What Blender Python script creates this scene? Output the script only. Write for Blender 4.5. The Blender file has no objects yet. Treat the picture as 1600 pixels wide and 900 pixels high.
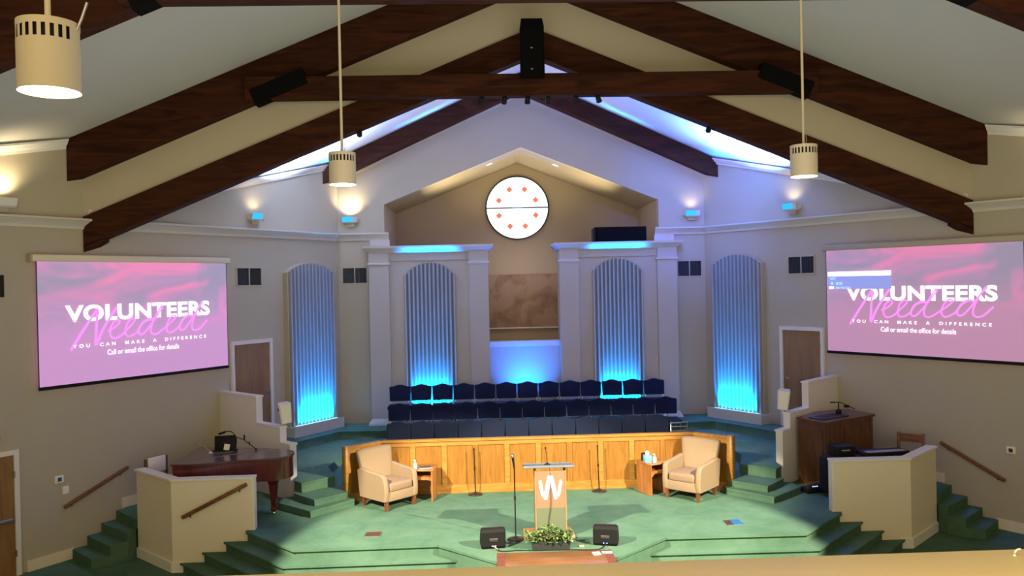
import bpy, bmesh, math, random
from math import sin, cos, pi, radians, sqrt, atan2
from mathutils import Vector, Matrix
random.seed(7)
C = bpy.context.scene.collection
sc = bpy.context.scene
PI = pi
# ------------------------------------------------------------------ camera
cam_d = bpy.data.cameras.new('camera'); cam = bpy.data.objects.new('camera', cam_d); C.objects.link(cam)
yaw, pit, rol = radians(1.8904), radians(.3767), radians(1.2444)
Fv = Vector((sin(yaw)*cos(pit), cos(yaw)*cos(pit), -sin(pit)))
R0 = Vector((cos(yaw), -sin(yaw), 0)); U0 = R0.cross(Fv)
Rv = cos(rol)*R0 - sin(rol)*U0; Uv = sin(rol)*R0 + cos(rol)*U0
EYE = Vector((-.886, 0, 4.334))
cam.matrix_world = Matrix((( Rv.x, Uv.x, -Fv.x, EYE.x), (Rv.y, Uv.y, -Fv.y, EYE.y), (Rv.z, Uv.z, -Fv.z, EYE.z), (0,0,0,1)))
cam_d.sensor_width = 36; cam_d.lens = 36*1268.4/1600; cam_d.clip_start = .05; cam_d.clip_end = 200
sc.camera = cam
# ------------------------------------------------------------------ colour management, world
sc.view_settings.view_transform = 'Standard'; sc.view_settings.look = 'None'
sc.view_settings.gamma = 1; sc.view_settings.use_curve_mapping = False
sc.view_settings.exposure = 0
w = bpy.data.worlds.new('world'); sc.world = w; w.use_nodes = True
w.node_tree.nodes['Background'].inputs[0].default_value = (.95, .72, .38, 1)
w.node_tree.nodes['Background'].inputs[1].default_value = .12

def light(name, kind, loc, target, power, color, size=.2, size_y=None, spot=60, blend=.4, spread=None, shadow=True):
    d = bpy.data.lights.new(name, kind); d.energy = power; d.color = color
    if kind == 'AREA':
        d.shape = 'RECTANGLE'; d.size = size; d.size_y = size_y or size
        if spread: d.spread = radians(spread)
    else:
        d.shadow_soft_size = size
    if kind == 'SPOT': d.spot_size = radians(spot); d.spot_blend = blend
    o = bpy.data.objects.new(name, d); C.objects.link(o); o.location = loc
    o.rotation_euler = (Vector(target) - Vector(loc)).to_track_quat('-Z', 'Y').to_euler()
    return o
WA0 = atan2(1.52, 1)
WARM = (1, .78, .46); STAGE = (1, .86, .62); BLUE = (.015, .22, 1); LAV = (.40, .44, 1)
for s in (-1, 1):
    # front stage spotlights hung from the roof out of frame
    light('stage_spot', 'SPOT', (s*6.3, 5.6, 6.9), (s*.6, 12.3, .3), 15500, STAGE, .05, spot=34, blend=.25)
    # blue lights washing the chancel ceiling from its lower corners
    light('ceiling_wash', 'AREA', (s*4.6, 16.5, 6.1), (s*4.6, 16.6, 8.5), 620 if s > 0 else 420, (.10, .22, 1) if s > 0 else (.45, .55, 1), .35, .35, spread=112)
    light('ceiling_wash_far', 'AREA', (s*2.4, 15.4, 6.9), (s*2.6, 16.0, 9), 85 if s > 0 else 60, (.03, .10, 1) if s > 0 else (.30, .36, 1), .8, .4, spread=150)
light('lavender_wash', 'AREA', (0, 14.6, 7.6), (0, 18.6, 6.0), 24, (.36, .38, 1), 3, .3, spread=150)
light('lavender_wash_right', 'SPOT', (2.5, 14.2, 6.9), (4.2, 18.7, 6.2), 650, (.11, .16, 1), .1, spot=62, blend=1)
light('lavender_ceiling', 'AREA', (0, 15.6, 7.5), (0, 16.2, 9.0), 14, (.40, .44, 1), 2.5, .3, spread=160)
light('house_fill', 'AREA', (0, 5, 7.0), (0, 10, 0), 45, (1, .73, .36), 9, 5)  # broad unseen fill added for the warm room ambience
light('nave_glow', 'AREA', (0, -3.6, 5.0), (0, 12, 4.2), 680, (1, .74, .38), 14, 5)
light('balcony_fill', 'AREA', (0, .9, 6.6), (0, 1.5, 3.6), 60, (1, .80, .42), 7, .5, spread=80)  # unseen fill added over the balcony to brighten the ledge
light('house_ceiling_bounce', 'AREA', (0, 6.5, 2.2), (0, 9, 9), 270, (1, .94, .88), 8, 6)

# ------------------------------------------------------------------ materials
def mat(name, col, rough=.6, metal=0, emit=None, es=0, noise=0, nscale=8, bump=0, bscale=60, spec=.5, coat=0):
    m = bpy.data.materials.new(name); m.use_nodes = True
    nt = m.node_tree; b = nt.nodes['Principled BSDF']
    b.inputs['Base Color'].default_value = (*col, 1); b.inputs['Roughness'].default_value = rough
    b.inputs['Metallic'].default_value = metal; b.inputs['Specular IOR Level'].default_value = spec
    b.inputs['Coat Weight'].default_value = coat
    if emit: b.inputs['Emission Color'].default_value = (*emit, 1); b.inputs['Emission Strength'].default_value = es
    if noise or bump: tc = nt.nodes.new('ShaderNodeTexCoord')
    if noise:
        n = nt.nodes.new('ShaderNodeTexNoise'); n.inputs['Scale'].default_value = nscale; n.inputs['Detail'].default_value = 6
        nt.links.new(tc.outputs['Object'], n.inputs['Vector'])
        mx = nt.nodes.new('ShaderNodeMix'); mx.data_type = 'RGBA'
        mx.inputs[6].default_value = (*[c*(1-noise) for c in col], 1); mx.inputs[7].default_value = (*[min(1, c*(1+noise)) for c in col], 1)
        nt.links.new(n.outputs['Fac'], mx.inputs[0]); nt.links.new(mx.outputs[2], b.inputs['Base Color'])
    if bump:
        n2 = nt.nodes.new('ShaderNodeTexNoise'); n2.inputs['Scale'].default_value = bscale; n2.inputs['Detail'].default_value = 4
        nt.links.new(tc.outputs['Object'], n2.inputs['Vector'])
        bp = nt.nodes.new('ShaderNodeBump'); bp.inputs['Strength'].default_value = bump; bp.inputs['Distance'].default_value = .01
        nt.links.new(n2.outputs['Fac'], bp.inputs['Height']); nt.links.new(bp.outputs['Normal'], b.inputs['Normal'])
    return m
def wood(name, c1, c2, rough=.5, axis='Z', scale=6, coat=0, spec=.5):
    m = bpy.data.materials.new(name); m.use_nodes = True
    nt = m.node_tree; b = nt.nodes['Principled BSDF']; b.inputs['Roughness'].default_value = rough
    b.inputs['Coat Weight'].default_value = coat; b.inputs['Specular IOR Level'].default_value = spec
    tc = nt.nodes.new('ShaderNodeTexCoord'); mp = nt.nodes.new('ShaderNodeMapping')
    sv = {'X': (.12, 1, 1), 'Y': (1, .12, 1), 'Z': (1, 1, .1)}[axis]
    mp.inputs['Scale'].default_value = [v*scale for v in sv]
    n = nt.nodes.new('ShaderNodeTexNoise'); n.inputs['Scale'].default_value = 2.2; n.inputs['Detail'].default_value = 9; n.inputs['Distortion'].default_value = 1.1
    rp = nt.nodes.new('ShaderNodeValToRGB'); rp.color_ramp.elements[0].position = .34; rp.color_ramp.elements[1].position = .68
    rp.color_ramp.elements[0].color = (*c1, 1); rp.color_ramp.elements[1].color = (*c2, 1)
    nt.links.new(tc.outputs['Object'], mp.inputs[0]); nt.links.new(mp.outputs[0], n.inputs['Vector'])
    nt.links.new(n.outputs['Fac'], rp.inputs[0]); nt.links.new(rp.outputs[0], b.inputs['Base Color'])
    return m
M = {}
M['wall'] = mat('wall_paint', (.46, .42, .315), .85, noise=.04, nscale=2, bump=.05, bscale=90)
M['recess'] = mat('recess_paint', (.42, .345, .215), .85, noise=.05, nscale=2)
M['case'] = mat('case_paint', (.50, .48, .44), .8, noise=.03, nscale=2)
M['white'] = mat('trim_white', (.62, .60, .54), .6, noise=.03, nscale=3)
M['cream'] = mat('cream_paint', (.78, .71, .55), .75, noise=.03, nscale=3)
M['ceil'] = mat('ceiling_paint', (.60, .60, .56), .9, noise=.03, nscale=1.2)
M['bulk'] = mat('bulkhead_paint', (.50, .45, .33), .9, noise=.03, nscale=1.2)
M['beam'] = wood('beam_wood', (.026, .007, .003), (.064, .019, .007), .7, 'X', 4, spec=.12)
M['oak'] = wood('oak', (.19, .079, .008), (.275, .122, .017), .42, 'Z', 9)
M['oaktrim'] = wood('oak_trim', (.25, .112, .014), (.37, .18, .034), .42, 'X', 9)
M['organ'] = wood('organ_wood', (.07, .026, .008), (.14, .055, .017), .42, 'Z', 9)
M['rail'] = wood('handrail_wood', (.12, .04, .012), (.22, .085, .03), .4, 'X', 9)
M['door'] = wood('door_wood', (.21, .105, .030), (.30, .165, .05), .45, 'Z', 5)
M['mahog'] = wood('mahogany', (.055, .006, .003), (.11, .013, .006), .22, 'Z', 5, coat=.5)
M['mahogtop'] = wood('mahogany_lid', (.05, .018, .013), (.085, .03, .022), .3, 'X', 5, coat=.5)
M['tablewood'] = wood('table_wood', (.11, .045, .013), (.18, .08, .025), .35, 'X', 5)
M['redwood'] = wood('red_wood', (.10, .025, .014), (.15, .045, .025), .4, 'Z', 6)
M['sidewood'] = wood('side_table_wood', (.24, .085, .02), (.40, .16, .045), .4, 'Z', 8)
def carpet(name, a, b):
    m = mat(name, a, .95, bump=.5, bscale=220, spec=.1)
    nt = m.node_tree; bs = nt.nodes['Principled BSDF']; tc = nt.nodes.new('ShaderNodeTexCoord')
    n = nt.nodes.new('ShaderNodeTexNoise'); n.inputs['Scale'].default_value = 1.8; n.inputs['Detail'].default_value = 9; n.inputs['Roughness'].default_value = .72; n.inputs['Distortion'].default_value = .3
    rp = nt.nodes.new('ShaderNodeValToRGB'); rp.color_ramp.elements[0].position = .36; rp.color_ramp.elements[1].position = .62
    rp.color_ramp.elements[0].color = (*a, 1); rp.color_ramp.elements[1].color = (*b, 1)
    nt.links.new(tc.outputs['Object'], n.inputs['Vector']); nt.links.new(n.outputs['Fac'], rp.inputs[0]); nt.links.new(rp.outputs[0], bs.inputs['Base Color'])
    return m
M['carpet'] = carpet('green_carpet', (.064, .140, .092), (.098, .184, .127))
M['navy'] = mat('navy_fabric', (.006, .011, .032), .9, noise=.2, nscale=30, bump=.3, bscale=300, spec=.2)
M['tan'] = mat('tan_upholstery', (.255, .182, .115), .9, noise=.07, nscale=20, bump=.3, bscale=250, spec=.2)
M['tanseat'] = mat('tan_seat', (.23, .155, .105), .9, noise=.07, nscale=20, bump=.3, bscale=250, spec=.2)
M['legwood'] = wood('leg_wood', (.10, .03, .012), (.18, .055, .02), .4, 'Z', 8)
M['black'] = mat('black_plastic', (.007, .007, .008), .6, spec=.2, noise=.1)
M['blackcloth'] = mat('black_cloth', (.005, .005, .005), .95, noise=.1, spec=.08)
M['grille'] = mat('black_grille', (.02, .02, .022), .6, bump=.6, bscale=300)
M['chrome'] = mat('chrome', (.7, .7, .72), .18, 1)
M['steel'] = mat('grey_metal', (.35, .35, .36), .35, .8)
M['dkmetal'] = mat('dark_metal', (.05, .045, .04), .35, .7)
M['slatback'] = mat('slat_backing', (.20, .21, .22), .8, noise=.05)
M['slat'] = mat('slat_paint', (.34, .345, .35), .6, noise=.03)
M['ventdark'] = mat('vent_dark', (.035, .033, .03), .9, spec=.05)
M['pendant'] = mat('pendant_cream', (.45, .41, .32), .5)
M['bulb'] = mat('bulb_glow', (1, .9, .7), .5, emit=(1, .87, .60), es=14)
M['spoton'] = mat('can_glow', (1, .9, .7), .5, emit=(1, .85, .6), es=6)
M['ledcyan'] = mat('led_glow', (.3, .8, 1), .5, emit=(.25, .75, 1), es=5)
M['ledblue'] = mat('led_blue', (.1, .2, 1), .5, emit=(.2, .3, 1), es=6)
M['glasswin'] = mat('lit_glass', (1, 1, 1), .5, emit=(1, 1, .98), es=1.7)
M['redglass'] = mat('red_glass', (.8, .1, .05), .5, emit=(.90, .17, .10), es=.85)
M['blueglass'] = mat('blue_glass', (.05, .2, .6), .5, emit=(.03, .22, .55), es=.7)
M['leadline'] = mat('window_lead', (.01, .03, .025), .5)
M['cap'] = mat('cap_white', (.78, .77, .74), .5, noise=.02)
M['paper'] = mat('paper', (.85, .84, .8), .8, noise=.02)
M['tissue_blue'] = mat('tissue_box', (.12, .38, .60), .6, noise=.15, nscale=20)
M['bluebook'] = mat('blue_cover', (.012, .10, .26), .5, noise=.1)
M['bronze'] = mat('bronze_cover', (.10, .05, .03), .4, .5, noise=.2)
M['grey'] = mat('grey_plastic', (.28, .28, .29), .5)
M['dkgrey'] = mat('dark_grey_plastic', (.03, .03, .032), .5)
M['yellow'] = mat('yellow_plastic', (.75, .6, .2), .5)
M['bottle'] = mat('white_bottle', (.75, .77, .72), .35)
M['orange'] = mat('orange_cable', (.7, .2, .08), .5)
M['ledge'] = mat('ledge_laminate', (.50, .40, .21), .45, noise=.06, nscale=3)
M['redplastic'] = mat('red_plastic', (.7, .10, .06), .5)
M['mural'] = None
# baptistry mural: mottled sepia landscape
def mural():
    m = bpy.data.materials.new('mural_paint'); m.use_nodes = True; nt = m.node_tree; b = nt.nodes['Principled BSDF']; b.inputs['Roughness'].default_value = .8
    tc = nt.nodes.new('ShaderNodeTexCoord'); n = nt.nodes.new('ShaderNodeTexNoise'); n.inputs['Scale'].default_value = 2.2; n.inputs['Detail'].default_value = 10; n.inputs['Distortion'].default_value = .4
    rp = nt.nodes.new('ShaderNodeValToRGB'); e = rp.color_ramp.elements
    e[0].position = .3; e[0].color = (.20, .13, .07, 1); e[1].position = .55; e[1].color = (.36, .25, .15, 1)
    k = e.new(.47); k.color = (.29, .19, .11, 1)
    nt.links.new(tc.outputs['Object'], n.inputs['Vector']); nt.links.new(n.outputs['Fac'], rp.inputs[0]); nt.links.new(rp.outputs[0], b.inputs['Base Color'])
    return m
M['mural'] = mural()
def acrylic(name, tint, frost=.12, gl=.10, diff=.0, dcol=(.5,.5,.5)):
    m = bpy.data.materials.new(name); m.use_nodes = True; nt = m.node_tree; nt.nodes.remove(nt.nodes['Principled BSDF'])
    out = nt.nodes['Material Output']
    t = nt.nodes.new('ShaderNodeBsdfTransparent'); t.inputs[0].default_value = (*tint, 1)
    g = nt.nodes.new('ShaderNodeBsdfGlossy'); g.inputs['Roughness'].default_value = frost
    d = nt.nodes.new('ShaderNodeBsdfDiffuse'); d.inputs[0].default_value = (*dcol, 1)
    a = nt.nodes.new('ShaderNodeMixShader'); a.inputs[0].default_value = gl
    c = nt.nodes.new('ShaderNodeMixShader'); c.inputs[0].default_value = diff
    nt.links.new(t.outputs[0], a.inputs[1]); nt.links.new(g.outputs[0], a.inputs[2])
    nt.links.new(a.outputs[0], c.inputs[1]); nt.links.new(d.outputs[0], c.inputs[2]); nt.links.new(c.outputs[0], out.inputs[0])
    return m
M['acrylic'] = acrylic('clear_acrylic', (.88, .84, .80), .15, .06, .82, (.25, .16, .10))
M['acrylictop'] = acrylic('acrylic_top', (.7, .75, .85), .2, .10, .92, (.13, .15, .19))
M['acryliclow'] = acrylic('acrylic_low', (.9, .9, .86), .15, .06, .80, (.13, .155, .10))
M['edge'] = mat('acrylic_edge', (.36, .17, .09), .3)  # orange reflection of the oak rail put into the acrylic edge colour
def leafmat():
    m = mat('ivy_leaf', (.10, .22, .05), .5)
    nt = m.node_tree; b = nt.nodes['Principled BSDF']
    g = nt.nodes.new('ShaderNodeNewGeometry'); rp = nt.nodes.new('ShaderNodeValToRGB'); e = rp.color_ramp.elements
    e[0].color = (.02, .055, .015, 1); e[1].color = (.26, .30, .09, 1); k = e.new(.55); k.color = (.06, .125, .032, 1)
    nt.links.new(g.outputs['Random Per Island'], rp.inputs[0]); nt.links.new(rp.outputs[0], b.inputs['Base Color'])
    return m
M['leaf'] = leafmat()

# ------------------------------------------------------------------ mesh builder
class MB:
    def __init__(s): s.v = []; s.f = []; s.sm = []
    def add(s, vs, fs, smooth=False):
        o = len(s.v); s.v += [tuple(v) for v in vs]; s.f += [tuple(i+o for i in f) for f in fs]; s.sm += [smooth]*len(fs); return s
    def box(s, x0, x1, y0, y1, z0, z1):
        if x0 > x1: x0, x1 = x1, x0
        if y0 > y1: y0, y1 = y1, y0
        return s.add([(x0,y0,z0),(x1,y0,z0),(x1,y1,z0),(x0,y1,z0),(x0,y0,z1),(x1,y0,z1),(x1,y1,z1),(x0,y1,z1)],
                     [(0,3,2,1),(4,5,6,7),(0,1,5,4),(1,2,6,5),(2,3,7,6),(3,0,4,7)])
    def obox(s, c, sz, mt=None, bev=0, seg=3, taper=None):
        bm = bmesh.new(); bmesh.ops.create_cube(bm, size=1)
        for v in bm.verts:
            v.co = Vector((v.co.x*sz[0], v.co.y*sz[1], v.co.z*sz[2]))
            if taper and v.co.z < 0: v.co.x *= taper; v.co.y *= taper
        if bev: bmesh.ops.bevel(bm, geom=bm.edges[:], offset=bev, segments=seg, profile=.5, affect='EDGES')
        mt = mt or Matrix(); bm.verts.index_update()
        vs = [Vector(c) + (mt.to_3x3() @ v.co) for v in bm.verts]; fs = [[v.index for v in f.verts] for f in bm.faces]
        bm.free(); return s.add(vs, fs, bool(bev))
    def prism(s, poly, ext):           # planar polygon (3D points) extruded along ext
        n = len(poly); e = Vector(ext); p = [Vector(q) for q in poly]
        nr = Vector((0,0,0))
        for i in range(n): nr += p[i].cross(p[(i+1) % n])
        if nr.dot(e) > 0: p = p[::-1]
        vs = p + [q+e for q in p]
        fs = [tuple(range(n)), tuple(range(2*n-1, n-1, -1))] + [(i, i+n, (i+1) % n + n, (i+1) % n) for i in range(n)]
        fs = fs[:2] + [f[::-1] for f in [(i, (i+1) % n, (i+1) % n+n, i+n) for i in range(n)]]
        return s.add(vs, fs)
    def slab(s, poly, z0, z1): return s.prism([(x, y, z0) for x, y in poly], (0, 0, z1-z0))
    def tube(s, pts, r, n=8, cap=True):
        pts = [Vector(p) for p in pts]; rings = []; k = len(pts)
        rr = r if isinstance(r, (list, tuple)) else [r]*k
        up = Vector((0,0,1)); base = len(s.v); vs = []; fs = []
        for i, p in enumerate(pts):
            t = (pts[min(i+1, k-1)] - pts[max(i-1, 0)]).normalized()
            a = t.cross(up) if abs(t.dot(up)) < .97 else t.cross(Vector((1,0,0)))
            a.normalize(); b = t.cross(a)
            for j in range(n):
                th = 2*pi*j/n; vs.append(p + (a*cos(th) + b*sin(th))*rr[i])
        for i in range(k-1):
            for j in range(n):
                fs.append((i*n+j, i*n+(j+1) % n, (i+1)*n+(j+1) % n, (i+1)*n+j))
        s.add(vs, fs, True)
        if cap: s.add([vs[j] for j in range(n)], [tuple(range(n))]); s.add([vs[(k-1)*n+j] for j in range(n)], [tuple(range(n-1, -1, -1))])
        return s
    def lathe(s, prof, c=(0,0,0), n=24, smooth=True):     # prof [(r,z)]
        c = Vector(c); vs = []; fs = []
        for r, z in prof:
            for j in range(n): th = 2*pi*j/n; vs.append(c + Vector((r*cos(th), r*sin(th), z)))
        for i in range(len(prof)-1):
            for j in range(n): fs.append((i*n+j, i*n+(j+1) % n, (i+1)*n+(j+1) % n, (i+1)*n+j))
        return s.add(vs, fs, smooth)
    def rings(s, loops, cap=True):      # loft equal-length closed loops
        n = len(loops[0]); vs = [p for l in loops for p in l]
        fs = [(i*n+j, i*n+(j+1) % n, (i+1)*n+(j+1) % n, (i+1)*n+j) for i in range(len(loops)-1) for j in range(n)]
        s.add(vs, fs)
        if cap: s.add(loops[0], [tuple(range(n-1, -1, -1))]); s.add(loops[-1], [tuple(range(n))])
        return s
    def xf(s, mt): s.v = [tuple(mt @ Vector(v)) for v in s.v]; return s
    def build(s, name, m, parent=None, fix=True):
        me = bpy.data.meshes.new(name); me.from_pydata(s.v, [], s.f); me.validate()
        for p, q in zip(me.polygons, s.sm): p.use_smooth = q
        if fix:
            bm = bmesh.new(); bm.from_mesh(me); bmesh.ops.recalc_face_normals(bm, faces=bm.faces); bm.to_mesh(me); bm.free()
        me.materials.append(m if not isinstance(m, str) else M[m])
        o = bpy.data.objects.new(name, me); C.objects.link(o)
        if parent: o.parent = parent
        return o
def tag(o, label, cat, group=None):
    o['label'] = label; o['category'] = cat
    if group: o['group'] = group
    return o
def thing(name, label, cat, loc=(0,0,0), rz=0, group=None):
    o = bpy.data.objects.new(name, None); o.empty_display_size = .1; C.objects.link(o)
    o.location = loc; o.rotation_euler = (0, 0, rz); return tag(o, label, cat, group)
def struct(o): o['kind'] = 'structure'; return o
def loc_of(p, o):                     # world point -> thing local (rotation about z)
    v = Vector(p) - o.location; a = -o.rotation_euler.z
    return (v.x*cos(a)-v.y*sin(a), v.x*sin(a)+v.y*cos(a), v.z)
SD = {-1: 'left', 1: 'right'}
# side walls stand on the line y = 20 - 1.52(|x|-3.388)
def wy(x): return 20 - 1.52*(x-3.388)
WA = atan2(1.52, 1)
def wbase(s, x, z=0): return (s*x, wy(x), z)
def wrot(s): return WA if s < 0 else -WA
CX = 4.228; WX = 9.6; WL_ = (WX-CX)*sqrt(1+1.52**2)
S = .607; U = 1.186            # stage and upper floor heights
def nave(x): return 9.935 - .405*abs(x)
def chan(x): return 9.09 - .453*abs(x)

# ------------------------------------------------------------------ setting
struct(MB().slab([(-13, -4), (13, -4), (13, 12), (4.5, 18.5), (-4.5, 18.5), (-13, 12)], -.2, 0).build('floor', 'carpet'))
for s in (-1, 1):
    p0 = Vector((s*(CX-.02), wy(CX-.02), 0)); p1 = Vector((s*WX, wy(WX), 0)); n = Vector((s*.8354, .5496, 0))
    m = MB().slab([p0[:2], p1[:2], (p1+n*.25)[:2], (p0+n*.25)[:2]], 0, 9.2)
    m.box(s*WX, s*(WX+.25), -4, wy(WX)+.1, 0, 8)
    struct(m.build('wall_'+SD[s], 'wall'))
# back wall with the gabled recess opening
m = MB()
EX, EZ, PZ, YB = 3.17, 6.19, 7.455, 18.72
for s in (-1, 1): m.box(s*EX, s*4.5, YB, YB+.2, 0, EZ)
m.prism([(-4.5, YB, EZ), (-EX, YB, EZ), (0, YB, PZ), (EX, YB, EZ), (4.5, YB, EZ), (4.5, YB, 8.2), (0, YB, 9.8), (-4.5, YB, 8.2)], (0, .2, 0))
m.box(-EX, EX, YB, YB+.16, 0, 2.88)
struct(m.build('wall_back', 'wall'))
m = MB()
YR = 21.3
m.box(-EX-.2, EX+.2, YR, YR+.2, 1, 8)
for s in (-1, 1):
    m.box(s*EX, s*(EX+.2), YB+.2, YR, 1, EZ+.05)
    m.prism([(0, YB+.2, PZ), (s*(EX+.2), YB+.2, EZ-.078), (s*(EX+.2), YB+.2, EZ+.1), (0, YB+.2, PZ+.18)], (0, YR-YB-.2, 0))
m.box(-EX, EX, YB+.2, YR, 2.2, 2.4)
struct(m.build('wall_recess', 'recess'))
# ceilings
m = MB()
for s in (-1, 1):
    m.prism([(0, -4, nave(0)), (s*11.5, -4, nave(11.5)), (s*11.5, -4, nave(11.5)+.2), (0, -4, nave(0)+.2)], (0, 17.75, 0))
struct(m.build('ceiling', 'ceil'))
m = MB()
for s in (-1, 1):
    m.prism([(0, 13.9, chan(0)), (s*8.2, 13.9, chan(8.2)), (s*8.2, 13.9, chan(8.2)+.2), (0, 13.9, chan(0)+.2)], (0, 5.2, 0))
struct(m.build('ceiling_chancel', 'ceil'))
m = MB()
X_ = 7.62
for s in (-1, 1):
    m.prism([(0, 13.72, nave(0)+.05), (s*X_, 13.72, nave(X_)+.05), (s*X_, 13.72, 8.35-.408*X_), (0, 13.72, 8.35)], (0, .16, 0))
struct(m.build('wall_bulkhead', 'bulk'))
# crown mouldings
def crown(side, x0, x1, z, h=.15, d=.13):
    """moulding along the side wall from |x|=x0 to x1, bottom at z"""
    prof = [(0, 0), (.03, 0), (.04, h*.25), (.07, h*.45), (d*.85, h*.75), (d, h*.8), (d, h), (0, h)]
    m = MB(); n = Vector((-side*.8354, -.5496, 0)); loops = []
    for x in (x0, x1):
        zz = z(x) if callable(z) else z
        loops.append([Vector((side*x, wy(x), zz+b)) + n*a for a, b in prof])
    return m.rings(loops)
ti = 1
for s in (-1, 1):
    m = crown(s, CX+.05, 8.9, 5.37, .17, .15)
    x0, x1 = EX-.1, CX+.08
    prof = [(0, 0), (.03, 0), (.04, .04), (.07, .075), (.12, .12), (.15, .135), (.15, .17), (0, .17)]
    m.rings([[Vector((s*x, YB-a, 5.37+b)) for a, b in prof] for x in (x0, x1)])
    struct(m.build('trim_%d' % ti, 'white')); ti += 1
    m = crown(s, 7.68, 9.55, lambda x: nave(x)-.16, .16, .12)
    struct(m.build('trim_%d' % ti, 'cap')); ti += 1
    m = crown(s, CX+.03, 7.5, lambda x: chan(x)-.14, .14, .11)
    struct(m.build('trim_%d' % ti, 'cap')); ti += 1
    # frieze board under the chancel gable beam
    m = MB().prism([(0, YB-.05, chan(0)-.43), (s*4.5, YB-.05, chan(4.5)-.43), (s*4.5, YB-.05, chan(4.5)-.46), (0, YB-.05, chan(0)-.46)], (0, .05, 0))
    struct(m.build('trim_%d' % ti, 'case')); ti += 1
# baseboards on the side walls
for s in (-1, 1):
    o = thing('x', '', ''); 
    bpy.data.objects.remove(o)
    n = Vector((-s*.8354, -.5496, 0)); m = MB()
    for xa, xb, z0 in ((7.70, 9.5 if s > 0 else 8.10, 0), (6.3, 7.22, S)):
        a = Vector((s*xa, wy(xa), z0)); b = Vector((s*xb, wy(xb), z0))
        m.prism([a, b, b+n*.03, a+n*.03], (0, 0, .17))
    struct(m.build('baseboard_'+SD[s], 'cream'))

# ------------------------------------------------------------------ window
o = MB().prism([(.80*cos(t*pi/24), YR-.04, 6.29+.80*sin(t*pi/24)) for t in range(48)], (0, .03, 0)).build('window_1', 'glasswin'); struct(o)
m = MB()
for ro, ri, y in ((.84, .80, .07),):
    vo = []; 
    for t in range(64):
        a = t*pi/32
        for r, yy in ((ri, 0), (ro, 0), (ro, -y), (ri, -y)): vo.append((r*cos(a), YR+yy, 6.29+r*sin(a)))
    m.add(vo, [(4*t+k, 4*((t+1) % 64)+k, 4*((t+1) % 64)+(k+1) % 4, 4*t+(k+1) % 4) for t in range(64) for k in range(4)])
fr = m.build('window_frame', 'leadline', o)
m = MB().box(-.80, .80, YR-.075, YR-.042, 6.274, 6.306); m.build('window_bar', 'leadline', o)
m = MB().box(-.13, .13, YR-.085, YR-.076, 6.272, 6.306); m.build('bar_centre', 'blueglass', o)
m = MB(); m.tube([(.125*cos(a*pi/12), YR-.06, 6.24+.12*sin(a*pi/12)) for a in range(25)], .004, 6, False); m.build('centre_ring', 'redplastic', o)
for k in range(8):
    a = radians(22.5+45*k); cx, cz = .52*cos(a), 6.29+.52*sin(a); m = MB(); ps = []
    for t in range(16):
        th = t*pi/8; r = .068*(1+.14*cos(4*th)); ps.append((cx+r*cos(th), YR-.052, cz+r*sin(th)))
    m.prism(ps, (0, .01, 0)).build('glass_rosette', 'redglass', o)

# ------------------------------------------------------------------ roof trusses
def chevron(y0, y1, zt, zb, kt, kb, xe, xi=0):
    m = MB()
    return [MB().prism([(s*xi, y0, zt-kt*xi), (s*xe, y0, zt-kt*xe), (s*xe, y0, zb-kb*xe), (s*xi, y0, zb-kb*xi)], (0, y1-y0, 0)) for s in (-1, 1)]
def truss(label, y0, y1, xe, plates):
    t = thing('roof_truss', label, 'roof beam', (0, y0, 7.39), 0, 'roof trusses with tie beams')
    for m in chevron(0, y1-y0, 9.93-7.39, 9.29-7.39, .405, .41, xe): m.build('rafter', 'beam', t)
    MB().box(-4.7, 4.7, -.2, 0, 0, .36).build('tie_beam', 'beam', t)
    for s in (-1, 1):
        a = atan2(-.405*s, 1); mt = Matrix.Rotation(-a, 3, 'Y')
        m = MB().obox((s*4.16, -.105, .20), (.92, .22, .27), mt.to_4x4())
        m.build('steel_plate', 'blackcloth', t)
    return t
truss('dark timber truss with tie beam crossing in front of the black hanging loudspeaker', 13.48, 13.72, 7.66, True)
truss('nearest dark timber truss with tie beam along the top edge of the photo', 8.9, 9.15, 9.6, True)
t = thing('gable_beam', 'dark timber beam pair edging the bulkhead opening below the middle truss', 'roof beam', (0, 13.68, 5))
for s, m in zip((-1, 1), chevron(0, .27, 3.625, 3.17, .405, .41, 7.52)):
    m.prism([(s*7.52, 0, .10), (s*7.22, 0, .22), (s*7.22, 0, .165), (s*7.52, 0, -.005)], (0, .27, 0))
    m.build('rafter', 'beam', t)
t = thing('gable_beam', 'short dark timber beam pair on the end wall above the round window', 'roof beam', (0, 18.35, 5))
for m in chevron(0, .3, 4.07, 3.66, .453, .453, 4.55): m.build('rafter', 'beam', t)

# centre hanging loudspeaker
t = thing('hanging_loudspeaker', 'tall black loudspeaker hanging at the roof peak before the middle tie beam', 'loudspeaker', (-.045, 13.02, 7.66))
m = MB().box(-.19, .19, 0, .26, 0, .80); m.rings([[(-.19,0,.78),(.19,0,.78),(.19,.26,.78),(-.19,.26,.78)], [(-.17,.08,.93),(.17,.08,.93),(.17,.26,.93),(-.17,.26,.93)]]); m.build('cabinet', 'blackcloth', t)
MB().box(-.17, .17, -.012, 0, .04, .74).build('grille', 'blackcloth', t)
m = MB().box(-.03, 0, -.02, -.012, .42, .44); m.build('badge', 'grey', t); MB().box(-.03, 0, -.02, -.012, .08, .10).build('badge', 'grey', t)
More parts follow.
